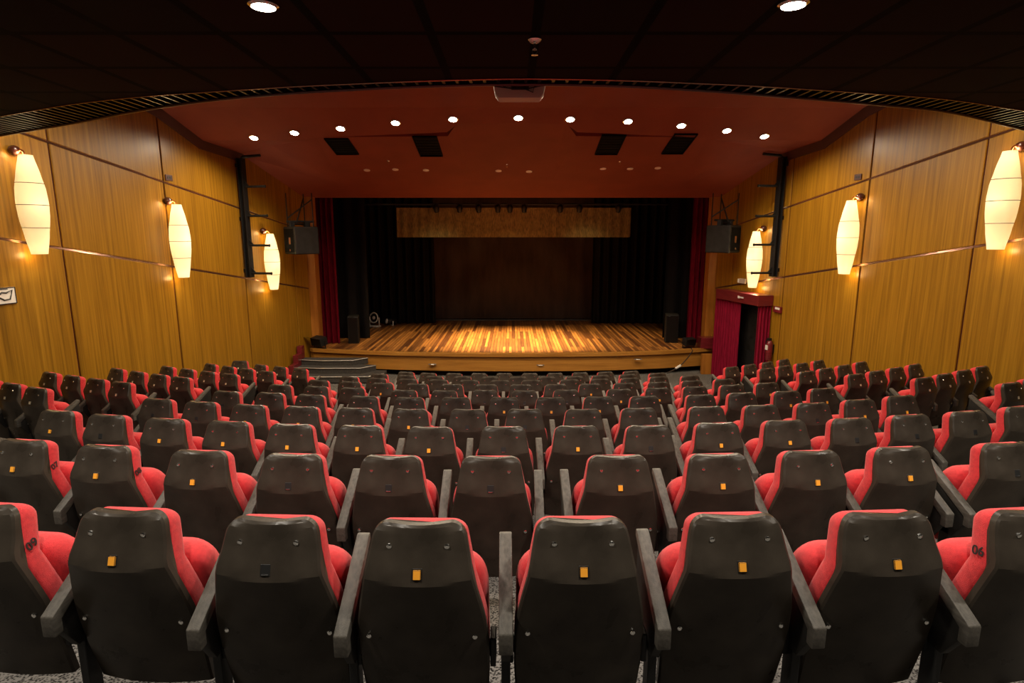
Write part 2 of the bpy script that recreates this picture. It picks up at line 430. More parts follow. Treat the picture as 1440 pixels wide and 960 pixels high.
obj('plinth', ribbon(.45, .55, ZFLAT, ZFB+.05).mesh('plinth'), M['slot'], stage)
for px, py in ((608,512),(760,513),(897,505)):
    p = at_y(px, py, 14.7); y = min(FP, key=lambda q: abs(q.x-p.x)).y
    c = MB(); r = ray(px, py); p = r*((y+.05)/r.y)
    c.tube([p+Vector((-.06,-.03,0)), p+Vector((-.05,-.045,0)), p+Vector((.05,-.045,0)), p+Vector((.06,-.03,0))], .010, 6)
    c.box((p.x-.10, p.y-.02, p.z-.012), (p.x+.10, p.y+.02, p.z+.012))
    obj('handle', c.mesh('handle'), M['nosing'], stage)
# black stage house
b = MB()
b.box((-9.5, YB+.5, -3.6), (9.5, YB+.7, 6.5)); b.box((-9.6, YP+.2, -3.6), (-9.3, YB+.6, 6.5)); b.box((9.3, YP+.2, -3.6), (9.6, YB+.6, 6.5)); b.box((-9.6, YP+.2, 6.4), (9.6, YB+.7, 6.6))
b.box((-9.5, YP+.25, 4.6), (9.5, YP+.35, 6.5)); b.box((-9.5,YP+.3,ZS-.08),(9.5,YB+.6,ZS-.04))
struct('wall_stage', b.mesh('wall_stage'), M['slot'])

def pleats(x0, x1, y, z0, z1, n, amp, flare=0.0, jitter=.3, thick=.012, zseg=6, y1=None, ripple=0.0):
    rnd = random.Random(int(1000*(x0+7*y)+z0*10)); q = MB(); m = n*8
    ph = [rnd.uniform(-jitter, jitter) for _ in range(n+1)]; am = [amp*rnd.uniform(.6, 1.25) for _ in range(n+1)]
    y1 = y if y1 is None else y1
    rows = []
    for side in (0, 1):
        for k in range(zseg+1):
            t = k/zseg; row = []
            for i in range(m+1):
                u = i/m; j = int(u*n+.5); f = (1+flare*(1-t))
                xx = x0+(x1-x0)*u; yy = y+(y1-y)*u
                a = am[j]*math.sin(2*PI*u*n+ph[j])*f+ripple*math.sin(7*u+5*t*PI+3*math.sin(9*u))
                nx, ny = -(y1-y), (x1-x0); l = math.hypot(nx, ny); nx /= l; ny /= l
                row.append(Vector((xx+nx*(a+side*thick), yy+ny*(a+side*thick), z0+(z1-z0)*t)))
            rows.append(row)
    h = zseg+1; W = m+1
    vs = [p for r in rows for p in r]; fs = []
    for s in (0, 1):
        for k in range(zseg):
            for i in range(m):
                o = (s*h+k)*W+i; fs.append((o, o+1, o+1+W, o+W))
    for i in range(m):
        for k in (0, zseg): fs.append((k*W+i, k*W+i+1, (h+k)*W+i+1, (h+k)*W+i))
    for k in range(zseg):
        for i in (0, m): fs.append((k*W+i, (k+1)*W+i, (h+k+1)*W+i, (h+k)*W+i))
    q.add(vs, fs); return q.mesh('curtain', smooth=1.2)
ZH = .9*K+.15
# gathered red house curtains
for sg, xa, xb, side in ((-1, 449, 475, 'left'), (1, 968, 991, 'right')):
    Yc_ = YP+.45; a = at_y(xa, 420, Yc_).x; c = at_y(xb, 420, Yc_).x
    if sg < 0: a -= .5
    else: c += .5
    o = obj('house_curtain', pleats(a, c, Yc_, ZS+.015, ZH, 7, .06), M['velvet_dark'])
    tag(o, f'tall gathered dark red velvet house curtain at the {side} edge of the stage opening', 'curtain', 'red house curtains')
# black legs
for sg, pa, pb, Yl, side in ((-1, 440, 518, 15.0*K, 'left'), (1, 934, 1000, 15.0*K, 'right')):
    a = at_y(pa, 420, Yl).x; c = at_y(pb, 420, Yl).x
    o = obj('masking_curtain', pleats(a-(.6 if sg < 0 else 0), c+(.6 if sg > 0 else 0), Yl, ZS+.015, 3.4, 5, .03), M['drape'])
    tag(o, f'flat black masking drape behind the {side} red curtain, beside a loudspeaker', 'curtain', 'black masking drapes')
for sg, pa, pb, Yl, side in ((-1, 505, 612, 17.6*K, 'left'), (1, 832, 945, 17.6*K, 'right')):
    a = at_y(pa, 420, Yl).x; c = at_y(pb, 420, Yl).x
    o = obj('stage_drape', pleats(a, c, Yl, ZS+.03, 3.2, 9, .07, .5), M['drape'])
    tag(o, f'folded black side drape deep on the stage, {side} of the brown backcloth', 'curtain', 'black side drapes')
a = at_y(560, 420, YB).x; c = at_y(880, 420, YB).x
o = obj('backcloth', pleats(a, c, YB, ZS+.05, 3.2, 12, .012, .6, .8, ripple=.045, zseg=14), M['backcloth'])
tag(o, 'large dark brown backcloth hanging across the rear of the stage', 'backcloth')
b = MB(); b.tube([(at_y(545,450,YB-.2).x, YB-.2, ZS+.03), (at_y(838,450,YB-.2).x, YB-.2, ZS+.03)], .022, 8)
tag(obj('floor_batten', b.mesh('floor_batten', smooth=1), M['steel']), 'thin grey pipe lying along the foot of the brown backcloth', 'pipe')
# gold border
Yv = 15.9*K; a = at_y(558, 310, Yv); c = at_y(887, 310, Yv); zt = at_y(720, 292, Yv).z; zb = at_y(720, 333.5, Yv).z
o = obj('gold_border', pleats(a.x, c.x, Yv, zb, zt, 26, .012, .3, .6, zseg=8, ripple=.01), M['gold'])
tag(o, 'long old gold fabric border hanging above the back of the stage', 'valance')
b = MB(); b.tube([(-5.4, Yv-.12, zt+.10), (5.4, Yv-.12, zt+.10)], .03, 8)
tag(obj('lighting_bar', b.mesh('lighting_bar', smooth=1), M['blackmetal']), 'black lighting pipe above the gold border', 'pipe')
ORD = ['first','second','third','fourth','fifth','sixth','seventh','eighth','ninth','tenth','eleventh','twelfth','thirteenth','fourteenth','fifteenth','sixteenth','seventeenth','eighteenth']
for i, px in enumerate((613, 646, 673, 700, 717, 737, 788, 815, 870)):
    p = at_y(px, 292, Yv-.14); t = empty('stage_lantern', (p.x, p.y, zt+.10))
    tag(t, f'small black stage lantern clamped to the pipe over the gold border, {ORD[i]} from left', 'lantern', 'stage lanterns on the pipe')
    q = MB(); mt = Matrix.Rotation(math.radians(40), 4, 'X'); q.lathe([(.05,-.14),(.075,-.12),(.085,.05),(.05,.10),(.03,.11)], 12, Matrix.Translation((0,.02,-.12)) @ mt)
    obj('lamp_body', q.mesh('lamp_body', smooth=.7), M['blackmetal'], t)
    q = MB(); q.box((-.10,-.012,-.14), (-.088,.012,.02)); q.box((.088,-.012,-.14), (.10,.012,.02)); q.box((-.10,-.012,.01), (.10,.012,.03)); q.tube([(0,0,.02),(0,0,-.02)], .02)
    obj('yoke', q.mesh('yoke'), M['blackmetal'], t)
# each seat: x, y, turn, number plate, armrest on its right end
ROWS = {
    'C1': [(-1.88, 1.846, -5.3, 'o', 0), (-1.336, 1.805, -3.8, 'o', 0), (-0.796, 1.737, -2.2, 's', 0), (-0.302, 1.708, -0.9, 'o', 0), (0.231, 1.73, 0.7, 'o', 0), (0.755, 1.767, 2.1, 'o', 0), (1.268, 1.775, 3.6, 'o', 0), (1.779, 1.783, 5.0, 'o', 1)],
    'C2': [(-2.776, 3.064, -8.3, 'o', 0), (-2.235, 2.955, -6.7, 'o', 0), (-1.661, 2.857, -5.0, 'o', 0), (-1.141, 2.797, -3.4, 's', 0), (-0.624, 2.772, -1.9, 's', 0), (-0.108, 2.762, -0.3, 's', 1), (0.55, 2.782, 1.6, 'o', 0), (1.076, 2.799, 3.2, 'o', 0), (1.586, 2.85, 4.7, 'o', 0), (2.106, 2.908, 6.3, 'o', 1), (2.713, 2.953, 8.1, 's', 1)],
    'C3': [(-3.542, 4.261, -11.3, 'o', 0), (-3.057, 4.12, -9.7, 's', 0), (-2.545, 4.002, -8.0, 'o', 0), (-2.051, 3.932, -6.5, 'o', 0), (-1.563, 3.848, -4.9, 'o', 0), (-1.069, 3.82, -3.4, 'o', 0), (-0.569, 3.782, -1.8, 'o', 0), (-0.059, 3.809, -0.2, 's', 0), (0.457, 3.835, 1.4, 'o', 0), (0.962, 3.827, 3.0, 's', 0), (1.481, 3.92, 4.7, 'o', 0), (1.997, 3.98, 6.3, 'o', 0), (2.495, 4.006, 7.9, 's', 0), (2.987, 4.09, 9.5, 's', 0), (3.477, 4.167, 11.0, 's', 0), (3.999, 4.297, 12.7, 's', 1)],
    'C4': [(-3.371, 5.224, -11.3, 's', 0), (-2.892, 5.101, -9.7, 's', 0), (-2.379, 4.961, -7.9, 'o', 0), (-1.887, 4.909, -6.3, 'o', 0), (-1.393, 4.868, -4.7, 'o', 0), (-0.899, 4.836, -3.0, 'o', 0), (-0.39, 4.84, -1.3, 's', 0), (0.113, 4.862, 0.4, 's', 0), (0.63, 4.845, 2.1, 's', 0), (1.131, 4.879, 3.8, 's', 1), (1.749, 4.918, 5.9, 's', 0), (2.244, 4.932, 7.5, 's', 0), (2.736, 4.985, 9.1, 's', 0), (3.241, 5.119, 10.9, 'o', 0), (3.736, 5.278, 12.6, 'o', 1)],
    'C5': [(-3.175, 6.13, -11.2, 's', 0), (-2.681, 6.103, -9.6, 'o', 0), (-2.198, 5.997, -7.9, 's', 1), (-1.603, 5.95, -5.7, 's', 0), (-1.099, 5.892, -3.9, 's', 0), (-0.607, 5.939, -2.2, 's', 0), (-0.084, 5.959, -0.3, 'o', 0), (0.42, 5.949, 1.5, 'o', 0), (0.941, 5.986, 3.4, 'o', 0), (1.439, 5.97, 5.1, 's', 1), (2.056, 5.996, 7.3, 's', 0), (2.542, 6.089, 9.2, 's', 0), (3.037, 6.087, 10.7, 'o', 0), (3.511, 6.231, 12.5, 'o', 1)],
    'C6': [(-2.999, 7.144, -11.3, 's', 0), (-2.508, 7.081, -9.6, 's', 0), (-2.02, 6.997, -7.7, 's', 1), (-1.334, 6.818, -5.0, 's', 0), (-0.838, 6.816, -3.2, 's', 0), (-0.34, 6.931, -1.3, 's', 0), (0.154, 6.864, 0.6, 's', 0), (0.681, 6.937, 2.6, 's', 1), (1.352, 6.93, 5.1, 'o', 0), (1.846, 6.999, 7.1, 'o', 0), (2.338, 7.049, 9.0, 's', 0), (2.829, 7.112, 10.8, 's', 0), (3.318, 7.193, 12.5, 'o', 1)],
    'C7': [(-2.83, 8.094, -11.5, 's', 0), (-2.341, 8.01, -9.5, 's', 0), (-1.85, 7.897, -7.5, 'o', 0), (-1.355, 7.889, -5.5, 'o', 0), (-0.86, 7.91, -3.5, 's', 0), (-0.366, 7.894, -1.5, 's', 0), (0.129, 7.904, 0.5, 's', 0), (0.626, 7.898, 2.5, 's', 0), (1.12, 7.927, 4.6, 'o', 0), (1.615, 7.936, 6.6, 's', 0), (2.109, 7.97, 8.6, 's', 0), (2.603, 8.001, 10.5, 's', 0), (3.094, 8.066, 12.4, 's', 1)],
    'C8': [(-2.647, 9.015, -11.5, 's', 0), (-2.168, 8.892, -9.2, 's', 0), (-1.673, 8.891, -7.3, 's', 0), (-1.18, 8.849, -5.2, 's', 0), (-0.685, 8.824, -3.1, 's', 0), (-0.19, 8.821, -0.8, 's', 0), (0.311, 8.866, 1.4, 's', 1), (0.926, 8.9, 4.1, 's', 0), (1.419, 8.942, 6.3, 's', 0), (1.912, 8.985, 8.4, 's', 0), (2.401, 9.059, 10.5, 's', 0), (2.891, 8.989, 12.4, 's', 1)],
    'C9': [(-2.383, 9.956, -11.2, 's', 0), (-1.864, 9.788, -8.6, 's', 0), (-1.37, 9.756, -6.3, 's', 0), (-0.876, 9.782, -4.1, 's', 0), (-0.382, 9.749, -1.8, 's', 0), (0.112, 9.77, 0.5, 's', 0), (0.605, 9.723, 2.8, 's', 0), (1.102, 9.717, 5.1, 's', 0), (1.578, 9.861, 7.4, 's', 0), (2.072, 9.896, 9.7, 's', 0), (2.613, 9.967, 12.3, 's', 1)],
    'C10': [(-2.07, 10.846, -10.5, 's', 0), (-1.607, 10.65, -8.0, 's', 0), (-1.123, 10.75, -5.8, 's', 0), (-0.644, 10.875, -3.3, 's', 0), (-0.152, 10.933, -0.8, 's', 0), (0.351, 10.916, 1.9, 's', 0), (0.846, 10.898, 4.4, 's', 0), (1.341, 10.908, 6.9, 's', 0), (1.836, 10.917, 9.4, 's', 0), (2.325, 10.842, 11.7, 's', 1)],
    'LA': [(-5.902, 6.24, -24.0, 'p', 0), (-5.423, 5.989, -21.8, 'p', 0), (-4.944, 5.738, -19.8, 'p', 1)],
    'LB': [(-6.082, 7.305, -26.6, 'p', 0), (-5.627, 7.096, -24.3, 'p', 0), (-5.172, 6.888, -22.1, 'p', 0), (-4.718, 6.68, -20.4, 'p', 1)],
    'LC': [(-5.938, 8.354, -27.9, 'p', 0), (-5.485, 8.127, -25.9, 'p', 0), (-5.032, 7.9, -23.6, 'p', 0), (-4.579, 7.672, -21.0, 'p', 1)],
    'LD': [(-5.72, 9.235, -28.9, 'p', 0), (-5.27, 9.017, -26.8, 'p', 0), (-4.819, 8.8, -24.4, 'p', 0), (-4.369, 8.582, -21.9, 'p', 1)],
    'LE': [(-5.576, 10.304, -31.1, 'p', 0), (-5.118, 10.035, -28.7, 'p', 1), (-4.659, 9.767, -25.4, 'p', 0), (-4.201, 9.499, -22.8, 'p', 1)],
    'LF': [(-4.929, 10.916, -29.7, 'p', 0), (-4.469, 10.719, -26.7, 'p', 0), (-4.01, 10.521, -24.5, 'p', 1)],
    'RF': [(4.111, 10.399, 24.4, 'p', 0), (4.548, 10.641, 27.3, 'p', 0), (4.985, 10.883, 30.2, 'p', 0), (5.423, 11.125, 32.5, 'p', 1)],
    'RE': [(4.383, 9.575, 24.0, 'p', 0), (4.815, 9.827, 26.2, 'p', 0), (5.246, 10.078, 29.0, 'p', 0), (5.678, 10.33, 31.9, 'p', 1)],
    'RD': [(4.555, 8.575, 22.6, 'p', 0), (5.007, 8.863, 25.3, 'p', 0), (5.46, 9.151, 27.7, 'p', 1), (5.912, 9.439, 30.5, 'p', 1)],
    'RC': [(4.793, 7.724, 22.3, 'p', 0), (5.231, 7.964, 24.3, 'p', 0), (5.67, 8.205, 26.6, 'p', 0), (6.108, 8.445, 29.0, 'p', 1)],
    'RB': [(5.058, 6.796, 21.6, 'p', 0), (5.493, 7.041, 23.9, 'p', 0), (5.929, 7.287, 25.9, 'p', 0), (6.364, 7.533, 27.9, 'p', 1)],
    'RA': [(5.272, 5.834, 21.1, 'p', 0), (5.704, 6.075, 23.0, 'p', 1)],
    'LX': [(-5.6, 11.5, -4.0, 'p', 1)],
}
# ------------------------------------------------------------------ theatre seats
HW = [(-.70,.217),(-.53,.225),(-.38,.22),(-.314,.21),(-.174,.180),(-.07,.160),(0,.146)]
def hw(z):
    for (a, wa), (c, wc) in zip(HW, HW[1:]):
        if z <= c: return wa+(wc-wa)*(z-a)/(c-a)
    return HW[-1][1]
ZK = -.178
def prof_y(z):      # rear surface of the shell: leans out down to the crease, then tucks in
    return (-.058*(z/ZK)) if z > ZK else (-.058+.098*((ZK-z)/.44))
def round_hw(z, zt, r):     # half width with rounded top corners of radius r
    w = hw(z)
    if z > zt-r: w = w-r+math.sqrt(max(0, r*r-(z-(zt-r))**2))
    return w
def shell_mesh(plate):
    b = MB(); R = .042
    zs = [-.695,-.65,-.60,-.56,-.5,-.42,-.34,-.27,-.21,-.19,ZK,-.166,-.14,-.10,-.065,-.042]+[-.042+.042*math.sin(t*PI/12) for t in range(1, 7)]
    us = [-1,-.93,-.8,-.6,-.4,-.2,0,.2,.4,.6,.8,.93,1]
    def P(u, z, lay):
        w = round_hw(z, 0, R) - (.007 if lay in (0,) else 0); zz = z - (.006 if lay == 0 and z > -.02 else 0)
        x = w*u; y = prof_y(zz-.02*(u*u)*(1 if zz < -.1 else 0)) + .022*(u*u)
        return Vector((x, y+(0, .007, .028)[lay], zz+.95))
    nz, nu = len(zs), len(us); L0 = [[P(u, z, 0) for u in us] for z in zs]
    vs = [p for r in L0 for p in r]; fs = [(j*nu+i, j*nu+i+1, (j+1)*nu+i+1, (j+1)*nu+i) for j in range(nz-1) for i in range(nu-1)]
    b.add(vs, fs)
    def border(lay):
        return [P(u, zs[0], lay) for u in us]+[P(1, z, lay) for z in zs[1:]]+[P(u, zs[-1], lay) for u in reversed(us[:-1])]+[P(-1, z, lay) for z in reversed(zs[1:-1])]
    B = [border(k) for k in (0, 1, 2)]; b.loft(B, cap=False)
    n = len(B[2]); b.add(B[2], [tuple(range(n))])
    b.mat = 1
    for x, z in ((-.093,-.062),(.093,-.062),(-.178,-.40),(.178,-.40)):
        y = prof_y(z)+.022*(x/hw(z))**2
        b.lathe([(.0085,-.004),(.0085,.003),(.005,.0045)], 10, Matrix.Translation((x, y, z+.95)) @ Matrix.Rotation(PI/2, 4, 'X'))
    me = b.mesh('shell')
    bm = bmesh.new(); bm.from_mesh(me); bmesh.ops.remove_doubles(bm, verts=bm.verts, dist=.0004)
    bmesh.ops.recalc_face_normals(bm, faces=bm.faces)
    for f in bm.faces: f.smooth = True
    for e in bm.edges: e.smooth = not (e.is_manifold and e.calc_face_angle(0) > .30)
    bm.to_mesh(me); bm.free()
    for m in (M['shell'], M['screw']): me.materials.append(m)
    return me
def outline(zb, zt, wf, r, n=6):
    """closed (x, z) outline, rounded at the four corners"""
    pts = []
    def side(z): return wf(z)
    zs = [zb+r*(1-math.cos(t*PI/2/n)) for t in range(n+1)]+[zb+r+(zt-zb-2*r)*k/16 for k in range(1, 16)]+[zt-r+r*math.sin(t*PI/2/n) for t in range(n+1)]
    right = []
    for z in zs:
        w = side(z)
        if z < zb+r: w = w-r+math.sqrt(max(0, r*r-(zb+r-z)**2))
        if z > zt-r: w = w-r+math.sqrt(max(0, r*r-(z-zt+r)**2))
        right.append((w, z))
    return right+[(-w, z) for w, z in reversed(right)]
def pad(zb, zt, wf, r, secs, tilt, name, puff=0.0):
    """secs: (depth, inset) pairs"""
    b = MB(); o = outline(zb, zt, wf, r); c = (zb+zt)/2; H = (zt-zb)/2
    loops = []
    for d, ins in secs:
        l = []
        for x, z in o:
            w = max(abs(x), 1e-6); sx = (w-ins*min(1, w/.12))/w; zz = c+(z-c)*(1-ins/H)
            l.append(Vector((x*sx, d+tilt*(zz-c), zz+.95)))
        loops.append(l)
    b.loft(loops); me = b.mesh(name, smooth=.9)
    return me
shell_me = shell_mesh(None)
back_me = pad(-.52, .003, lambda z: hw(z)-.001, .045, [(-.015,.012),(-.008,.003),(0,0),(.045,0),(.062,.006),(.072,.020),(.078,.045)], 0, 'back_cushion')
# move the back cushion in front of the shell
for v in back_me.vertices:
    z = v.co.z-.95; u = min(1, abs(v.co.x)/hw(max(-.69, min(0, z))))
    d = v.co.y; v.co.y += prof_y(z)+.022*u*u+.046-.012*max(0, 1-abs(z)/.2)
    v.co.z -= max(0, 1-abs(z)/.14)*(.010+.22*max(0, d))
seat_me = pad(-.66, -.185, lambda z: .214-.02*max(0, (z+.30)/.12 if z > -.30 else 0), .075, [(.105,.045),(.11,.025),(.122,.010),(.145,0),(.20,0),(.235,.010),(.255,.03),(.265,.06)], -.20, 'seat_cushion')
for v in seat_me.vertices: v.co.y += .022
def arm_meshes(x=0):
    b = MB()
    b.prism([(-.065,.597),(.245,.785),(.262,.785),(.262,.757),(-.028,.570),(-.028,.520),(-.065,.520)], 0, -.0235, .0235)
    top = b.mesh('armrest', smooth=.6, bevel=.005)
    b = MB()
    b.prism([(-.03,.572),(.255,.752),(.255,.62),(.20,.50),(.12,.42),(.03,.42),(-.03,.52)], 0, -.016, .016)
    pan = b.mesh('side_panel', smooth=.6, bevel=.004)
    b = MB()
    b.box((-.016,.05,.03), (.016,.11,.46)); b.box((-.035,-.04,0), (.035,.20,.03)); b.box((-.035,-.03,-.03),(.035,.19,0))
    leg = b.mesh('leg', bevel=.004)
    return top, pan, leg
arm_me, panel_me, leg_me = arm_meshes()
b = MB(); b.box((-.235,.075,.42), (.235,.105,.47)); b.box((-.245,.06,.39), (-.225,.13,.50)); b.box((.225,.06,.39), (.245,.13,.50))
bracket_me = b.mesh('bracket', bevel=.004)
ZT = -.142; YT = prof_y(ZT)
slope = math.atan2(.058, -ZK)
def plate_mesh(kind):
    b = MB(); mt = Matrix.Translation((0, YT+.002, ZT+.95)) @ Matrix.Rotation(-slope, 4, 'X')
    b.mat = 0; b.box((-.0165,-.003,-.019), (.0165,.006,.019), mt)
    b.mat = 1
    if kind == 's': b.box((-.012,-.006,-.017), (.012,-.002,-.0125), mt)
    else: b.box((-.0125,-.008,-.0155), (.0125,-.002,.0145), mt)
    me = b.mesh('number_plate', bevel=.0012, seg=1)
    for m in (M['slot'], {'s': M['screw'], 'o': M['tag_orange'], 'p': M['tag_glint']}[kind]): me.materials.append(m)
    return me
plate_me = {k: plate_mesh(k) for k in 'sop'}
for me, m in ((back_me, M['red']), (seat_me, M['red']), (arm_me, M['arm']), (panel_me, M['black']), (leg_me, M['blackmetal']), (bracket_me, M['blackmetal'])): me.materials.append(m)

def text_mesh(s, size):
    cu = bpy.data.curves.new('number', 'FONT'); cu.body = s; cu.size = size; cu.align_x = 'CENTER'; cu.align_y = 'CENTER'; cu.extrude = .0008; cu.offset = .0006
    o = bpy.data.objects.new('tmp', cu); COL.objects.link(o); dg = bpy.context.evaluated_depsgraph_get()
    me = bpy.data.meshes.new_from_object(o.evaluated_get(dg)); bpy.data.objects.remove(o); bpy.data.curves.remove(cu)
    return me
NUM = {('C1',0): ('09', 1), ('C2',0): ('07', 1), ('C2',1): ('08', 1), ('C1',7): ('06', -1)}
ROWWORD = {'C1':'in the nearest row', 'C2':'in the second row', 'C3':'in the third row', 'C4':'in the fourth central row', 'C5':'in the fifth central row', 'C6':'in the sixth central row',
           'C7':'in the seventh central row', 'C8':'in the eighth central row', 'C9':'in the ninth central row', 'C10':'in the tenth central row'}
for sd, word in (('L', 'left'), ('R', 'right')):
    for k, r in enumerate('ABCDEF'): ROWWORD[sd+r] = f'in {ORD[k]} {word} side row'
def place_seat(row, i, n, x, y, rot, kind, extra):
    z = floor_z(x, y)
    if row[0] == 'C': z = seat_top(x, y)-.95
    t = empty('theatre_seat', (x, y, z), math.radians(rot))
    look = {'o': 'with orange number plate', 's': 'with bare plate slot', 'p': 'with glint-coloured number plate'}[kind]
    if row == 'LX': lab = 'lone red theatre seat standing apart by the left wall, ahead of the left side rows'
    else: lab = f'red theatre seat {look}, {ORD[i]} from left {ROWWORD[row]}'
    tag(t, lab, 'seat', 'red and black theatre seats')
    obj('shell', shell_me, None, t); obj('back_cushion', back_me, None, t); obj('seat_cushion', seat_me, None, t); obj('number_plate', plate_me[kind], None, t); obj('bracket', bracket_me, None, t)
    for dx in ([-.252]+([.252] if extra else [])):
        a = obj('armrest', arm_me, None, t); a.location = (dx, 0, 0)
        obj('side_panel', panel_me, None, a); obj('leg', leg_me, None, a)
    if (row, i) in NUM:
        s, sd = NUM[(row, i)]; q = obj('seat_number', text_mesh(s, .044), M['ink'], t)
        q.location = (sd*.1775, .040, .805)
        q.rotation_euler = (Matrix.Rotation(-sd*.19, 3, 'Y') @ Matrix.Rotation(sd*PI/2, 3, 'Z') @ Matrix.Rotation(-.26, 3, 'Y') @ Matrix.Rotation(PI/2, 3, 'X')).to_euler()
    return t
for row, lst in ROWS.items():
    for i, (x, y, rot, kind, extra) in enumerate(lst): place_seat(row, i, len(lst), x, y, rot, kind, extra)

# ------------------------------------------------------------------ wall lamps
def bulged(z, H):       # half width of the lantern at height z (0 bottom .. H top)
    t = z/H
    pts = [(0,.105),(.18,.150),(.38,.190),(.52,.200),(.66,.188),(.82,.145),(1,.088)]
    for (a, ra), (c, rc) in zip(pts, pts[1:]):
        if t <= c:
            s = (t-a)/(c-a); s = s*s*(3-2*s)*.35+s*.65; return ra+(rc-ra)*s
    return .088
def sconce(top, bot, label):
    sg = 1 if top[0] > 720 else -1
    pt = wall_hit(*top, off=.24); pb = wall_hit(*bot, off=.24); H = (pt-pb).length*.99
    p = wall_hit((top[0]+bot[0])/2, (top[1]+bot[1])/2, off=.24); base = Vector((p.x, p.y, p.z-H/2))
    n = Vector((-sg, -.2, 0)).normalized(); wallp = base-n*.218
    t = empty('wall_lamp', wallp); t.matrix_world = wall_frame(wallp, sg)
    tag(t, label, 'wall lamp', 'spindle wall lamps')
    off = .218; q = MB(); m = 18
    prof = [(bulged(H*k/m, H), H*k/m) for k in range(m+1)]
    loops = []
    for r, z in prof: loops.append([Vector((r*math.cos(2*PI*j/28), off+r*.82*math.sin(2*PI*j/28), z)) for j in range(28)])
    q.loft(loops, cap=False)
    inner_ = [[Vector((v.x*.97, off+(v.y-off)*.97, v.z)) for v in l] for l in loops]
    q.loft(inner_, cap=False)
    obj('lamp_shade', q.mesh('lamp_shade', smooth=1.0), M['shade'], t)
    for fr in (.27, .50, .72):
        z = H*fr; r = bulged(z, H)+.002; q = MB(); pts = [(r*math.cos(2*PI*j/32), off+r*.82*math.sin(2*PI*j/32), z) for j in range(33)]
        q.tube(pts, .0045, 6); obj('seam_ring', q.mesh('seam_ring', smooth=1), M['wood_ball'], t)
    q = MB(); q.lathe([(.004,-.075),(.045,-.06),(.072,-.025),(.078,.01),(.06,.05),(.03,.07),(.004,.076)], 18, Matrix.Translation((0,.04,H+.06)))
    obj('mount', q.mesh('mount', smooth=1), M['wood_ball'], t)
    q = MB(); q.tube([(0,.10,H+.05),(0,.15,H+.07),(0,off-.03,H+.05),(0,off,H-.02)], .014, 8); q.tube([(-.085,off,H-.02),(.085,off,H-.02)], .008, 6)
    obj('stem', q.mesh('stem', smooth=1), M['copper'], t)
    q = MB(); q.lathe([(.012,0),(.03,.03),(.036,.07),(.02,.12)], 12, Matrix.Translation((0,off,H*.43))); q.tube([(0,off,H*.55),(0,off,H-.02)], .006, 6)
    obj('bulb', q.mesh('bulb', smooth=1), M['white'], t)
    for fz, e in ((.07, .36), (.50, .28), (.94, .36)):
        l = bpy.data.lights.new('bulb_light', 'POINT'); l.energy = e*SCONCE; l.color = (1,.87,.66); l.shadow_soft_size = .05
        lo = bpy.data.objects.new('bulb_light', l); COL.objects.link(lo); lo.parent = t; lo.location = (0, off+.045 if fz == .5 else off-.035, H*fz)
    for z in (H+.02, -.02):
        l = bpy.data.lights.new('end_glow', 'POINT'); l.energy = 3.2; l.color = (1,.60,.22); l.shadow_soft_size = .04
        lo = bpy.data.objects.new('end_glow', l); COL.objects.link(lo); lo.parent = t; lo.location = (0, off*.55, z)
SCONCE = 46
sconce((33,218),(59,359), 'glowing cream spindle lamp on the left wall, nearest the camera')
sconce((250,287.5),(257,391), 'glowing cream spindle lamp on the left wall, middle of three')
sconce((380.5,328.5),(385,407.5), 'glowing cream spindle lamp on the left wall beside the black lighting boom, nearest the stage')
sconce((1416,213),(1404,352), 'glowing cream spindle lamp on the right wall, nearest the camera')
sconce((1194,282),(1190,386), 'glowing cream spindle lamp on the right wall, middle of three')
sconce((1062.5,325),(1059,405), 'glowing cream spindle lamp on the right wall above the red curtained door')

# ------------------------------------------------------------------ ceiling lights
def downlight(p, n, r, label, group, energy, color=(1,.84,.62), spot=150, cat='ceiling light', aim=None, hidden=False):
    n = Vector(n).normalized(); rot = n.to_track_quat('Z', 'X').to_matrix().to_4x4(); mt = Matrix.Translation(p) @ rot
    t = empty('downlight', p); t.matrix_world = mt; tag(t, label, cat, group)
    q = MB(); q.lathe([(r*1.05,-.01),(r*1.3,0),(r*1.3,.012),(r*1.02,.020),(r,.004),(r*.96,-.01)], 20); obj('rim', q.mesh('rim', smooth=.6), M['spot_rim'], t)
    q = MB(); q.lathe([(r*.99,-.005),(r*.99,.012),(r*.5,.020),(.001,.022)], 20); obj('lens', q.mesh('lens', smooth=1), M['lens'], t)
    l = bpy.data.lights.new('beam', 'SPOT'); l.energy = energy; l.color = color; l.spot_size = math.radians(spot); l.spot_blend = .6; l.shadow_soft_size = r*.8
    lo = bpy.data.objects.new('beam', l); COL.objects.link(lo); lo.parent = t
    d = Vector(aim) if aim is not None else Vector((0,0,-1))
    lo.matrix_parent_inverse = Matrix(); lo.matrix_local = mt.inverted() @ (Matrix.Translation(Vector(p)+n*.04) @ (-d).to_track_quat('Z', 'Y').to_matrix().to_4x4())
def ceil_hit(px, py):
    r = ray(px, py)
    for (a, za), (c, zc) in zip(PROF[1:], PROF[2:]):
        s = (zc-za)/(c-a); t = (za-s*a)/(r.z-s*r.y)
        if t > 0 and a-1e-6 <= t*r.y <= c+1e-6: return r*t, Vector((0, s, -1)).normalized()
    raise ValueError
EN_DOWN, EN_BALC, EN_HOUSE_FILL, EN_STAGE = 190, 145, 300, 12500
for i, (px, py) in enumerate(((357,193),(414,186),(479,180),(556,172),(637,167),(729,165),(802,167),(883,170),(958,176),(1022,183),(1075,191))):
    p, n = ceil_hit(px, py)
    downlight(p, n, .075, f'lit downlight in the red ceiling above the stage front, {ORD[i]} of eleven from left', 'downlights in the red ceiling', EN_DOWN, (1,.80,.56), 166, aim=(0,-.22,-1))
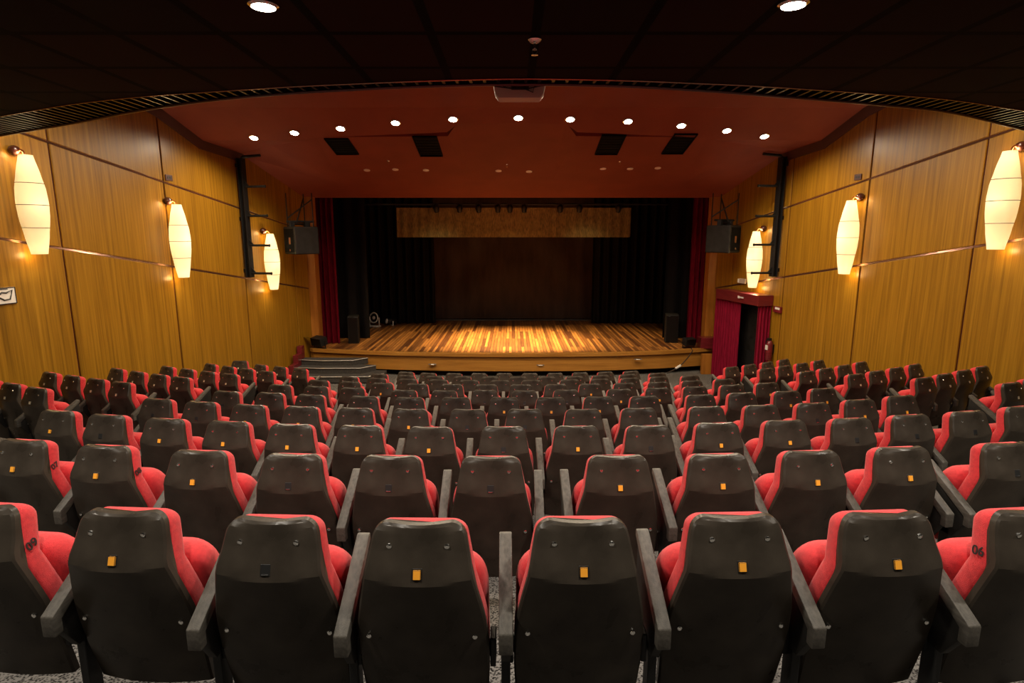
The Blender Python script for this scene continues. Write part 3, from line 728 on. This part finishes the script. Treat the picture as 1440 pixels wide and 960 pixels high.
for px, py, w in ((370,4,'left'), (1116,2,'right')):
    p = on_ceiling((px, py)); p.z = HB-.001
    downlight(p, (0,0,-1), .055, f'lit downlight in the dark ceiling at the top {w} of the photo', 'downlights in the dark ceiling', EN_BALC, (1,.90,.76), 150)
def lamp(kind, name, loc, energy, color, size, spot=None, aim=(0,0,-1), blend=.7):
    l = bpy.data.lights.new(name, kind); l.energy = energy; l.color = color
    if kind == 'SPOT': l.spot_size = math.radians(spot); l.spot_blend = blend; l.shadow_soft_size = size
    elif kind == 'POINT': l.shadow_soft_size = size
    else: l.shape = 'DISK'; l.size = size
    o = bpy.data.objects.new(name, l); COL.objects.link(o); o.location = loc; ROOTS.append(o)
    o.rotation_euler = (-Vector(aim)).to_track_quat('Z', 'Y').to_euler(); return o
# unseen lamps added to light the seat backs and walls, without fittings
for x, y in ((-3.6,3.0),(3.6,3.0),(-1.25,1.2),(1.25,1.2),(-3.6,1.2),(3.6,1.2)):
    lamp('SPOT', 'unseen_balcony_fill', (x, y, HB-.03), EN_BALC, (1,.90,.76), .06, 150)
for x in (-5.2,-3.1,-1.05,1.05,3.1,5.2):
    lamp('SPOT', 'unseen_house_fill', (x, 7.6, prof_z(7.6)-.12), EN_HOUSE_FILL, (1,.82,.58), .12, 165, (0,-.15,-1))  # added fill for the walls, hidden beyond the balcony lip

# vents and little round fittings on the folded header
SN = Vector((0, -.2435, -1)).normalized(); SP = kp(0, 13.85, .9)
for c4, nm in ((((462,196),(493,193),(500,216),(469,218)), 'far left'), (((583,192),(615,191),(622,219),(588,220)), 'inner left'), (((844,190),(878,189),(871,217),(838,217.5)), 'inner right'), (((943,188),(974,192),(967,213),(935,216)), 'far right')):
    q = [hit(px, py, SP+SN*.01, SN) for px, py in c4]
    cx = sum(p.x for p in q)/4; cy = sum(p.y for p in q)/4; w = sum(abs(q[k].x-q[j].x) for k, j in ((1,0),(2,3)))/4; h = (q[3]-q[0]).length/2*.98
    w, h = max(w, .2), max(h, .2)
    o = Vector((cx, cy, (SP-SN*0).z+.2435*(SP.y-cy))); xv = Vector((1,0,0)); yv = xv.cross(SN)*-1; yv = SN.cross(xv)
    mt = Matrix((xv, yv, SN)).transposed().to_4x4(); mt.translation = o
    t = empty('air_vent', o); t.matrix_world = mt; tag(t, f'square black louvred vent in the red header, {nm}', 'vent', 'vents in the red header')
    b = MB(); b.box((-w,-h,0),(-w+.02,h,.03)); b.box((w-.02,-h,0),(w,h,.03)); b.box((-w,-h,0),(w,-h+.02,.03)); b.box((-w,h-.02,0),(w,h,.03)); b.box((-w,-h,.0),(w,h,.004)); obj('frame', b.mesh('frame'), M['void'], t)
    b = MB(); k = 7
    for j in range(k):
        y = -h+.03+(2*h-.06)*(j+.5)/k; b.box((-w+.02, y-.035, .006), (w-.02, y+.012, .012))
    obj('louvres', b.mesh('louvres'), M['void'], t)
for i, (px, py) in enumerate(((516,239),(556,238),(599,239),(701,240),(744,241),(848,237),(886,237),(925,236))):
    ctr = 640 < px < 800
    pl = (kp(0,12.7,hz(12.7)), Vector((0,-(1.885-hz(12.7))/2.6,-1)).normalized()) if ctr else (SP, SN)
    p = hit(px, py, *pl); n = pl[1]; mt = Matrix.Translation(p) @ n.to_track_quat('Z', 'Y').to_matrix().to_4x4()
    t = empty('recessed_spotlight', p); t.matrix_world = mt; tag(t, f'small unlit round spotlight in the red header over the stage, {ORD[i]} of eight from left', 'spotlight', 'unlit spotlights in the red header')
    b = MB(); b.lathe([(.045,-.01),(.072,0),(.072,.012),(.05,.02),(.045,.004)], 18); obj('rim', b.mesh('rim', smooth=.6), M['pale_rim'], t)
    b = MB(); b.lathe([(.043,-.01),(.043,.008),(.02,.018),(.001,.02)], 16); obj('lens', b.mesh('lens', smooth=1), M['pale_rim'], t)
def sprinkler(p, n, label, s=1.0):
    mt = Matrix.Translation(p) @ Vector(n).normalized().to_track_quat('Z', 'Y').to_matrix().to_4x4() @ Matrix.Scale(s, 4)
    t = empty('sprinkler', p); t.matrix_world = mt; tag(t, label, 'sprinkler', 'ceiling sprinklers')
    b = MB(); b.lathe([(.034,0),(.036,.004),(.026,.016),(.010,.022)], 20); obj('rosette', b.mesh('rosette', smooth=.7), M['spot_rim'], t)
    b = MB(); b.lathe([(.008,.02),(.008,.045),(.012,.05),(.004,.055)], 12); b.tube([(.010,0,.045),(.014,0,.06),(.004,0,.075)], .003, 6); b.tube([(-.010,0,.045),(-.014,0,.06),(-.004,0,.075)], .003, 6)
    b.lathe([(.002,.073),(.018,.075),(.018,.078),(.002,.08)], 16); obj('head', b.mesh('head', smooth=.7), M['spot_rim'], t)
p = on_ceiling((752, 55)); p.z = HB; sprinkler(p, (0,0,-1), 'small chrome sprinkler head hanging from the dark ceiling', 1.1)
for px, py, w in ((546,226,'left part'), (713,231,'middle'), (872,227,'right part')):
    pl = (kp(0,12.7,hz(12.7)), Vector((0,-(1.885-hz(12.7))/2.6,-1)).normalized()) if w == 'middle' else (SP, SN)
    sprinkler(hit(px, py, *pl), pl[1], f'tiny sprinkler head above the unlit spotlights, {w} of the red header', .8)

# projector under the balcony front
yb = at_x(CO, .06)+.05; pa = at_y(693.5, 135, yb); pb = at_y(767.5, 135, yb); zl = at_y(730, 137.5, yb).z; W = pb.x-pa.x
t = empty('projector', ((pa.x+pb.x)/2, yb, zl)); tag(t, 'beige video projector with loose cables hanging at the balcony edge', 'projector')
b = MB(); b.loft([[Vector((sx*W/2*s, yy, zz)) for sx, zz in ((-.80,0),(.80,0),(.93,.03),(1,.10),(1,.19),(-1,.19),(-1,.10),(-.93,.03))] for yy, s in ((0,.97),(.012,1),(.13,1),(.15,.95))])
obj('body', b.mesh('body', smooth=.5, bevel=.006), M['beige'], t)
b = MB()
for pts in ([(-.17,.18),(-.16,.10),(-.11,.075),(-.07,.10),(-.06,.17)], [(-.19,.08),(-.05,.062),(.06,.06),(.13,.075),(.19,.085)], [(.055,.19),(.05,.12),(.035,.06),(.10,.035),(.115,.10),(.12,.19)], [(.06,.11),(.12,.075),(.18,.10)], [(-.09,.115),(.05,.115)]):
    b.tube([(x, -.012-.004*math.sin(9*x), z) for x, z in pts], .0045, 6)
obj('cables', b.mesh('cables', smooth=1), M['blackmetal'], t)
b = MB(); b.box((-.06,.03,.185),(.06,.13,.205)); b.tube([(0,.08,.2),(0,.08,.34)], .022); b.tube([(0,.08,.32),(0,-.08,.32)], .02); obj('hanger', b.mesh('hanger'), M['blackmetal'], t)
b = MB(); b.box((-.06,-.004,.055),(.07,0,.15)); obj('connector_panel', b.mesh('connector_panel'), M['plate_shade_dark'], t)

# lighting booms on the side walls
def boom(top, bot, ys, label):
    sg = 1 if top[0] > 720 else -1
    a = wall_hit(*top, off=.14); c = wall_hit(*bot, off=.14); p = Vector(((a.x+c.x)/2, (a.y+c.y)/2, c.z))
    n = Vector((-sg, -.2, 0)).normalized(); wp = p-n*.118; H = a.z-c.z
    t = empty('lighting_boom', wp); t.matrix_world = wall_frame(wp, sg); tag(t, label, 'lighting boom', 'lighting booms')
    b = MB(); b.box((-.075,.06,0),(.075,.08,H)); b.box((-.075,.16,0),(.075,.18,H)); b.box((-.01,.07,0),(.01,.17,H))
    for z in (.15, H*.5, H-.15): b.box((-.05,0,z-.04),(.05,.07,z+.04))
    obj('mast', b.mesh('mast', bevel=.004), M['blackmetal'], t)
    for y in ys:
        z = wall_hit((top[0]+bot[0])/2, y, off=.14).z-c.z
        b = MB(); b.tube([(0,.17,z),(0,.66,z)], .026, 10); b.prism([(.17,z+.02),(.17,z+.15),(.20,z+.10),(.27,z+.02)], 0, -.012, .012); b.tube([(0,.655,z),(0,.67,z)], .032, 10)
        obj('arm', b.mesh('arm', smooth=.6), M['blackmetal'], t)
    b = MB(); b.tube([(0,.12,H-.02),(0,.18,H+.03),(0,.60,H+.05)], .03, 8); obj('hook', b.mesh('hook', smooth=1), M['blackmetal'], t)
boom((340,223),(350,390),(263,303.5,345,384.5), 'tall black lighting boom with short arms on the left wall')
boom((1099,221),(1089,389),(262,304,344,384), 'tall black lighting boom with short arms on the right wall')

# loudspeakers hung beside the opening
def hung_speaker(px, py, sg, label):
    p = at_y(px, py, 14.2); s = .305; h = .655
    t = empty('hung_loudspeaker', (p.x, p.y, p.z-h/2), math.radians(45)); tag(t, label, 'loudspeaker', 'hung loudspeakers')
    b = MB(); b.box((-s,-s,0),(s,s,h)); obj('cabinet', b.mesh('cabinet', bevel=.03, seg=3), M['black'], t)
    b = MB()
    if sg < 0: b.box((-s-.012,-s+.05,.05),(-s+.005,s-.05,h-.05))
    else: b.box((-s+.05,-s-.012,.05),(s-.05,-s+.005,h-.05))
    obj('grille', b.mesh('grille', bevel=.008), M['void'], t)
    b = MB()
    if sg < 0: b.box((-s-.02,-.10,.24),(-s-.008,-.02,.40)); b.lathe([(.03,0),(.03,.01)], 12, Matrix.Translation((-s-.012,-.05,.10)) @ Matrix.Rotation(-PI/2, 4, 'Y'))
    else: b.box((-.06,-s-.02,.24),(.02,-s-.008,.40)); b.lathe([(.03,0),(.03,.01)], 12, Matrix.Translation((.0,-s-.012,.10)) @ Matrix.Rotation(PI/2, 4, 'X'))
    obj('badge', b.mesh('badge'), M['rail'], t)
    b = MB(); top = .9*K-(p.z-h/2)
    for x, y in ((-.22,.22),(.22,-.22),(.22,.22)): b.tube([(x,y,h-.02),(x,y,top)], .014, 6)
    b.tube([(-.3,.1,h+.12),(.3,-.1,h+.12)], .025, 8); b.tube([(-.2,-.2,h+.05),(.22,.22,top-.1)], .02, 6); b.tube([(-.22,.22,h+.2),(.22,-.22,top-.15)], .016, 6); b.tube([(-.3,-.3,h+.06),(.3,.3,h+.06)], .022, 8)
    for x, y in ((-.22,.0),(.1,-.1),(.22,.1)): b.box((x-.05,y-.05,h+.0),(x+.05,y+.05,h+.13))
    obj('bracket', b.mesh('bracket', smooth=.6), M['blackmetal'], t)
hung_speaker(424, 338, -1, 'black loudspeaker hung from a bracket left of the stage opening')
hung_speaker(1017, 336, 1, 'black loudspeaker hung from a bracket right of the stage opening')

# speakers and lamps standing on the stage
def on_stage(px, py):
    r = ray(px, py); return r*(ZS/r.z)
for px0, px1, pyb, pyt, w in ((488.5,503,483,445,'left'), (937,954.5,482,442.5,'right')):
    p = on_stage((px0+px1)/2, pyb); wd = (at_y(px1, pyb, p.y).x-at_y(px0, pyb, p.y).x)/2; h = at_y(px0, pyt, p.y).z-ZS
    t = empty('stage_loudspeaker', (p.x, p.y+.2, ZS), math.radians(10 if w == 'left' else -10)); tag(t, f'tall black loudspeaker standing on the stage floor at the {w}, by the masking drape', 'loudspeaker', 'stage loudspeakers')
    b = MB(); b.box((-wd,-.2,0),(wd,.2,h)); obj('cabinet', b.mesh('cabinet', bevel=.015), M['black'], t)
    b = MB(); b.box((-wd+.02,-.212,.03),(wd-.02,-.195,h-.03)); obj('grille', b.mesh('grille', bevel=.006), M['grille'], t)
    b = MB(); sd = -1 if w == 'left' else 1
    for z in (.25*h, .33*h, .72*h, .85*h): b.lathe([(.018,0),(.018,.012),(.008,.016)], 10, Matrix.Translation((sd*wd,-.05,z)) @ Matrix.Rotation(sd*PI/2, 4, 'Y'))
    obj('corner_fitting', b.mesh('corner_fitting'), M['spot_rim'], t)
p = on_stage(527, 459)
t = empty('floor_lantern', p, math.radians(-25)); tag(t, 'round chrome floor lantern standing on the stage at the left', 'lantern')
b = MB(); mt = Matrix.Translation((0,0,.30)) @ Matrix.Rotation(math.radians(80), 4, 'X'); b.lathe([(.17,.03),(.18,0),(.17,-.02),(.13,-.10),(.08,-.2),(.03,-.22)], 24, mt); obj('body', b.mesh('body', smooth=.7), M['blackmetal'], t)
b = MB(); b.tube([mt @ Vector((.165*math.cos(a*PI/16), .165*math.sin(a*PI/16), .035)) for a in range(33)], .022, 8); b.lathe([(.06,.02),(.06,.03),(.02,.04)], 16, mt); obj('rim', b.mesh('rim', smooth=1), M['white'], t)
b = MB(); b.box((-.16,-.12,0),(.16,.12,.03)); b.box((-.20,-.015,.02),(-.185,.015,.32)); b.box((.185,-.015,.02),(.20,.015,.32)); b.box((-.2,-.015,.02),(.2,.015,.04)); obj('base', b.mesh('base'), M['white'], t)
p = on_stage(550, 457)
t = empty('stage_lantern', p, math.radians(-50)); tag(t, 'small black lantern lying on the stage floor beside the round chrome one', 'lantern')
b = MB(); b.lathe([(.09,-.18),(.11,-.14),(.12,.08),(.07,.16),(.02,.18)], 16, Matrix.Translation((0,0,.13)) @ Matrix.Rotation(PI/2.2, 4, 'X')); obj('lamp_body', b.mesh('lamp_body', smooth=.7), M['blackmetal'], t)
b = MB(); b.lathe([(.085,0),(.085,.01),(.05,.02)], 16, Matrix.Translation((0,.0,.13)) @ Matrix.Rotation(PI/2.2, 4, 'X') @ Matrix.Translation((0,0,.165))); b.box((-.15,-.015,0),(.15,.015,.015)); b.box((-.15,-.012,0),(-.135,.012,.16)); b.box((.135,-.012,0),(.15,.012,.16)); obj('yoke', b.mesh('yoke'), M['white'], t)
def flood(px, py, s, rot, label, cable):
    r = ray(px, py); p = r*((ZS+.012)/r.z); t = empty('flood_lamp', p, rot); tag(t, label, 'flood lamp', 'flood lamps at the stage ends')
    b = MB(); mt = Matrix.Translation((0,0,.17*s)) @ Matrix.Rotation(math.radians(-12), 4, 'X'); b.box((-.17*s,-.09*s,-.10*s),(.17*s,.12*s,.10*s), mt); obj('lamp_body', b.mesh('lamp_body', bevel=.012), M['blackmetal'], t)
    b = MB(); b.hexa([mt @ Vector(v) for v in ((-.17*s,.12*s,.10*s),(.17*s,.12*s,.10*s),(.17*s,.125*s,.11*s),(-.17*s,.125*s,.11*s))], [mt @ Vector(v) for v in ((-.20*s,.26*s,.17*s),(.20*s,.26*s,.17*s),(.20*s,.265*s,.18*s),(-.20*s,.265*s,.18*s))]); obj('barn_door', b.mesh('barn_door'), M['steel'], t)
    b = MB(); b.box((-.20*s,-.012,0),(-.185*s,.012,.19*s)); b.box((.185*s,-.012,0),(.20*s,.012,.19*s)); b.box((-.2*s,-.03,0),(.2*s,.03,.015)); obj('yoke', b.mesh('yoke'), M['blackmetal'], t)
flood(450, 489, 1.15, 2.6, 'black flood lamp at the left end of the stage front, above the steps', None)
flood(968, 488, .95, -2.8, 'black flood lamp at the right end of the stage front, trailing a cable', None)
b = MB(); Yc2 = 14.75
pts = [at_y(x, y, Yc2-.03*k) for k, (x, y) in enumerate(((972,489),(974,493),(968,502),(960,511),(955,515)))]; b.tube(pts, .013, 8)
cab = obj('lamp_cable', b.mesh('lamp_cable', smooth=1), M['blackmetal']); tag(cab, 'dark cable with a white plug hanging down the right end of the stage front', 'cable')
b = MB(); b.tube([at_y(957,513.5,14.6), at_y(950,518,14.55)], .032, 8); obj('plug', b.mesh('plug', smooth=.7), M['white'], cab)
b = MB(); b.tube([at_y(951,518,14.55), at_y(945,521,14.3), at_y(938,524.5,13.9)], .014, 8); obj('tail', b.mesh('tail', smooth=1), M['steel'], cab)

# steps up to the stage on the left, end board on the right
t = empty('stage_steps', (-4.8, 14.5, ZFLAT)); tag(t, 'dark carpeted steps with pale nosings rising to the left end of the stage', 'steps')
for z, yf, x1 in ((-3.17,14.55,-4.05),(-3.31,14.27,-3.78),(-3.46,13.98,-3.50)):
    po = [(-5.50,yf+.10),(-4.9,yf-.0),(x1-.1,yf+.02),(x1+.22,yf+.36),(x1+.22,max(yf+.37,14.66)),(-5.50,14.92)]
    b = MB(); b.prism(po, 2, z-.16, z); o = obj('tread', b.mesh('tread'), M['step'], t); o.location = -t.location
    b = MB(); b.tube([Vector((x, y-.008, z-.008)) for x, y in po[:4]], .014, 6); o2 = obj('nosing', b.mesh('nosing', smooth=1), M['nosing'], o)
b = MB()
for y0, y1, z in ((14.75,14.93,-2.84),(14.45,14.75,-3.02),(14.1,14.45,-3.22),(13.85,14.1,-3.45)): b.box((-5.64,y0,ZFLAT),(-5.505,y1,z))
o = obj('side_board', b.mesh('side_board', bevel=.006), M['mahogany'], t); o.location = -t.location
a = at_y(987, 515, 15.0); c = at_y(1002, 515, 15.0)
b = MB(); b.box((a.x,15.0,ZFLAT),(c.x+.1,15.12,ZS-.09)); struct('trim_5', b.mesh('trim_5', bevel=.005), M['pillar'])
b = MB(); b.box((at_y(985,490,15.3).x,15.3,ZS),(at_y(1006,490,15.3).x+.2,15.6,ZS+.30)); struct('trim_6', b.mesh('trim_6', bevel=.006), M['mahogany'])

# curtained doorway in the right wall
sg = 1; yv = Vector((-1,-.2,0)).normalized()
q = [wall_hit(1007,408,.42), wall_hit(1067,413.5,.42), wall_hit(1007,421.5,.42), wall_hit(1066,428,.42)]
z1 = (q[0].z+q[1].z)/2; z0 = (q[2].z+q[3].z)/2; base = (q[0]+q[1])/2-yv*.42; base.z = ZFLAT; half = (q[0]-q[1]).xy.length/2
DF = wall_frame(base, 1)        # x runs towards the audience/stage along the wall
inv = DF.inverted(); dx0 = (inv @ q[0]).x; dx1 = (inv @ q[1]).x; sgn = 1 if dx0 > dx1 else -1   # sgn*: +x is towards the stage
z1 -= ZFLAT; z0 -= ZFLAT
b = MB(); b.box((-half+.2,.024,0),(half-.2,.05,z0)); d = struct('door_1', b.mesh('door_1'), M['slot']); d.matrix_world = DF
b = MB(); b.box((-.02,.05,.02),(.02,.06,z0-.05)); b.box((-half+.25,.05,.9),(-.05,.056,z0-.2)); b.box((.05,.05,.9),(half-.25,.056,z0-.2)); obj('door_leaf', b.mesh('door_leaf', bevel=.004), M['black'], d)
t = empty('curtain_pelmet', base); t.matrix_world = DF; tag(t, 'red lacquered pelmet box over the doorway in the right wall', 'pelmet')
b = MB(); b.box((-half,.40,z0),(half,.42,z1)); b.box((-half,.03,z0),(-half+.02,.40,z1)); b.box((half-.02,.03,z0),(half,.40,z1)); b.box((-half,.03,z1-.02),(half,.40,z1)); obj('board', b.mesh('board', bevel=.004), M['mahogany'], t)
b = MB(); b.tube([(-half+.03,.30,z0+.05),(half-.03,.30,z0+.05)], .02, 8); obj('rod', b.mesh('rod', smooth=1), M['blackmetal'], t)
xa, xb = sorted(((inv @ wall_hit(1005, 460, .32)).x, (inv @ wall_hit(1040, 460, .32)).x))
o = obj('door_curtain', pleats(xa, xb, .32, .02, z0+.04, max(6, int((xb-xa)/.11)), .035, .35), M['velvet'])
o.matrix_world = DF; tag(o, 'crimson velvet curtain hanging on the stage side of the doorway in the right wall', 'curtain', 'crimson door curtains')
xs_ = -sgn*(half-.05)
o = obj('door_curtain', pleats(xs_, xs_-sgn*.001, .36, .02, z0+.04, 4, .025, .3, y1=.04), M['velvet'])
o.matrix_world = DF; tag(o, 'narrow crimson velvet curtain closing the audience side of the doorway box', 'curtain', 'crimson door curtains')
def wall_thing(name, px, py, off=0.024):
    p = wall_hit(px, py, off); sgl = 1 if px > 720 else -1; t = empty(name, p); t.matrix_world = wall_frame(p, sgl); return t
p = wall_hit(1042, 418, .425); t = empty('exit_sign', p); t.matrix_world = wall_frame(p, 1); tag(t, 'tiny white lettered sign on the red pelmet over the door', 'sign')
b = MB(); b.box((-.13,0,-.035),(.13,.008,.035)); obj('plate', b.mesh('plate'), M['mahogany'], t)
b = MB()
for x in (-.115,-.075,-.035,.005): b.box((x,.006,-.018),(x+.028,.012,.018))
b.box((.05,.006,-.03),(.12,.012,.03)); obj('lettering', b.mesh('lettering'), M['white'], t)
t = wall_thing('emergency_lamp', 1045, 395); tag(t, 'small white emergency lamp box above the red pelmet, left of the spindle lamp', 'emergency lamp')
b = MB(); b.box((-.14,0,-.06),(.10,.05,.06)); obj('case', b.mesh('case', bevel=.008), M['beige'], t)
b = MB(); b.box((.11,0,-.05),(.17,.05,.05)); obj('diffuser', b.mesh('diffuser', bevel=.006), M['white'], t)
t = wall_thing('alarm_box', 1095, 435); tag(t, 'small red and white alarm box on the wall right of the door', 'alarm box')
b = MB(); b.box((-.13,0,-.07),(.13,.05,.07)); obj('case', b.mesh('case', bevel=.006), M['mahogany'], t)
b = MB(); b.box((-.10,.045,0),(.06,.056,.05)); obj('lid', b.mesh('lid', bevel=.004), M['white'], t)
t = wall_thing('fire_extinguisher', 1087, 490); tag(t, 'red fire extinguisher with white label on the wall right of the door', 'fire extinguisher')
b = MB(); b.lathe([(.02,-.27),(.07,-.26),(.075,-.22),(.075,.10),(.055,.17),(.025,.20)], 20, Matrix.Translation((0,.10,0))); obj('cylinder', b.mesh('cylinder', smooth=.7), M['mahogany'], t)
b = MB(); b.box((-.03,.07,.19),(.03,.15,.25)); b.tube([(.03,.1,.23),(.09,.12,.20),(.10,.13,-.1)], .012, 6); obj('valve', b.mesh('valve'), M['blackmetal'], t)
b = MB(); b.box((-.04,.165,-.02),(.04,.178,.09)); obj('label_plate', b.mesh('label_plate'), M['white'], t)
b = MB(); b.box((-.04,-.002,-.1),(.04,.03,.1)); obj('hook', b.mesh('hook'), M['blackmetal'], t)
for px, py, w in ((237,250,'left'), (1207,249,'right')):
    t = wall_thing('wall_socket', px, py); tag(t, f'small dark red plate high on the {w} wall near the middle lamp', 'wall plate', 'dark red wall plates')
    b = MB(); b.box((-.085,0,-.055),(.085,.016,.055)); obj('plate', b.mesh('plate', bevel=.006), M['plate_shade_dark'], t)
    b = MB(); b.box((-.05,.014,-.02),(-.01,.02,.02)); b.box((.01,.014,-.02),(.05,.02,.02)); obj('insert', b.mesh('insert'), M['slot'], t)
# white sign at the left edge
t = wall_thing('wall_sign', -4, 417); tag(t, 'white sign with black linked arrow emblem on the left wall at the photo edge', 'sign')
s1 = wall_hit(22, 418, .024); h = abs(wall_hit(4, 405.5, .024).z-wall_hit(4, 429.5, .024).z)/2; w = (s1-t.matrix_world.translation).length
b = MB(); b.box((-w,0,-h),(w,.012,h)); obj('board', b.mesh('board', bevel=.003), M['white'], t)
b = MB()
for x0, x1, z0_, z1_ in ((-w,w,h-.012,h),(-w,w,-h,-h+.012),(-w,-w+.012,-h,h),(w-.012,w,-h,h)): b.box((x0,.010,z0_),(x1,.016,z1_))
obj('border', b.mesh('border'), M['ink'], t)
b = MB()
fl = -1 if (t.matrix_world.to_3x3() @ Vector((1,0,0))).y < 0 else 1
def stroke(pts, r=.010): b.tube([(fl*x*w/.42, .013, z*h/.13) for x, z in pts], r, 4)
b2 = h/.2
stroke([(-.02,0),(.10,.055),(.20,.045),(.34,.085),(.27,-.055),(.14,-.065),(-.02,0)], .012)
stroke([(.02,0),(-.10,-.055),(-.20,-.045),(-.34,-.085),(-.27,.055),(-.14,.065),(.02,0)], .012)
stroke([(-.36,.105),(.24,.105)], .007)
obj('emblem', b.mesh('emblem'), M['ink'], t)

# ------------------------------------------------------------------ stage light, camera, view
lamp('SPOT', 'stage_beam', (0, 14.5*K, 2.9), EN_STAGE, (1,.70,.34), .15, 54, (0,.02,-1), 1.0)
lamp('SPOT', 'stage_beam', (2.2, 14.45*K, 2.9), EN_STAGE*.12, (1,.72,.36), .15, 60, (.02,.06,-1), 1.0)
lamp('SPOT', 'stage_beam', (-2.2, 14.45*K, 2.9), EN_STAGE*.09, (1,.72,.36), .15, 60, (-.02,.06,-1), 1.0)
cd = bpy.data.cameras.new('camera'); cam = bpy.data.objects.new('camera', cd); COL.objects.link(cam)
cd.sensor_width = 36; cd.sensor_fit = 'HORIZONTAL'; cd.lens = F/1440*36; cd.clip_start = .05; cd.clip_end = 100
cam.rotation_euler = (PI/2-TH, 0, 0); ROOTS.append(cam); SC.camera = cam
bpy.context.view_layer.update()
for o in ROOTS: o.matrix_world = Matrix.Translation((0,0,ZC)) @ o.matrix_world
w = bpy.data.worlds.new('world'); SC.world = w; w.use_nodes = True
w.node_tree.nodes['Background'].inputs[0].default_value = (.02,.018,.016,1); w.node_tree.nodes['Background'].inputs[1].default_value = 1
SC.view_settings.view_transform = 'Standard'; SC.view_settings.look = 'None'; SC.view_settings.gamma = 1; SC.view_settings.use_curve_mapping = False
SC.view_settings.exposure = 0.0
SC.cycles.use_denoising = True; SC.cycles.max_bounces = 8; SC.cycles.sample_clamp_indirect = 6
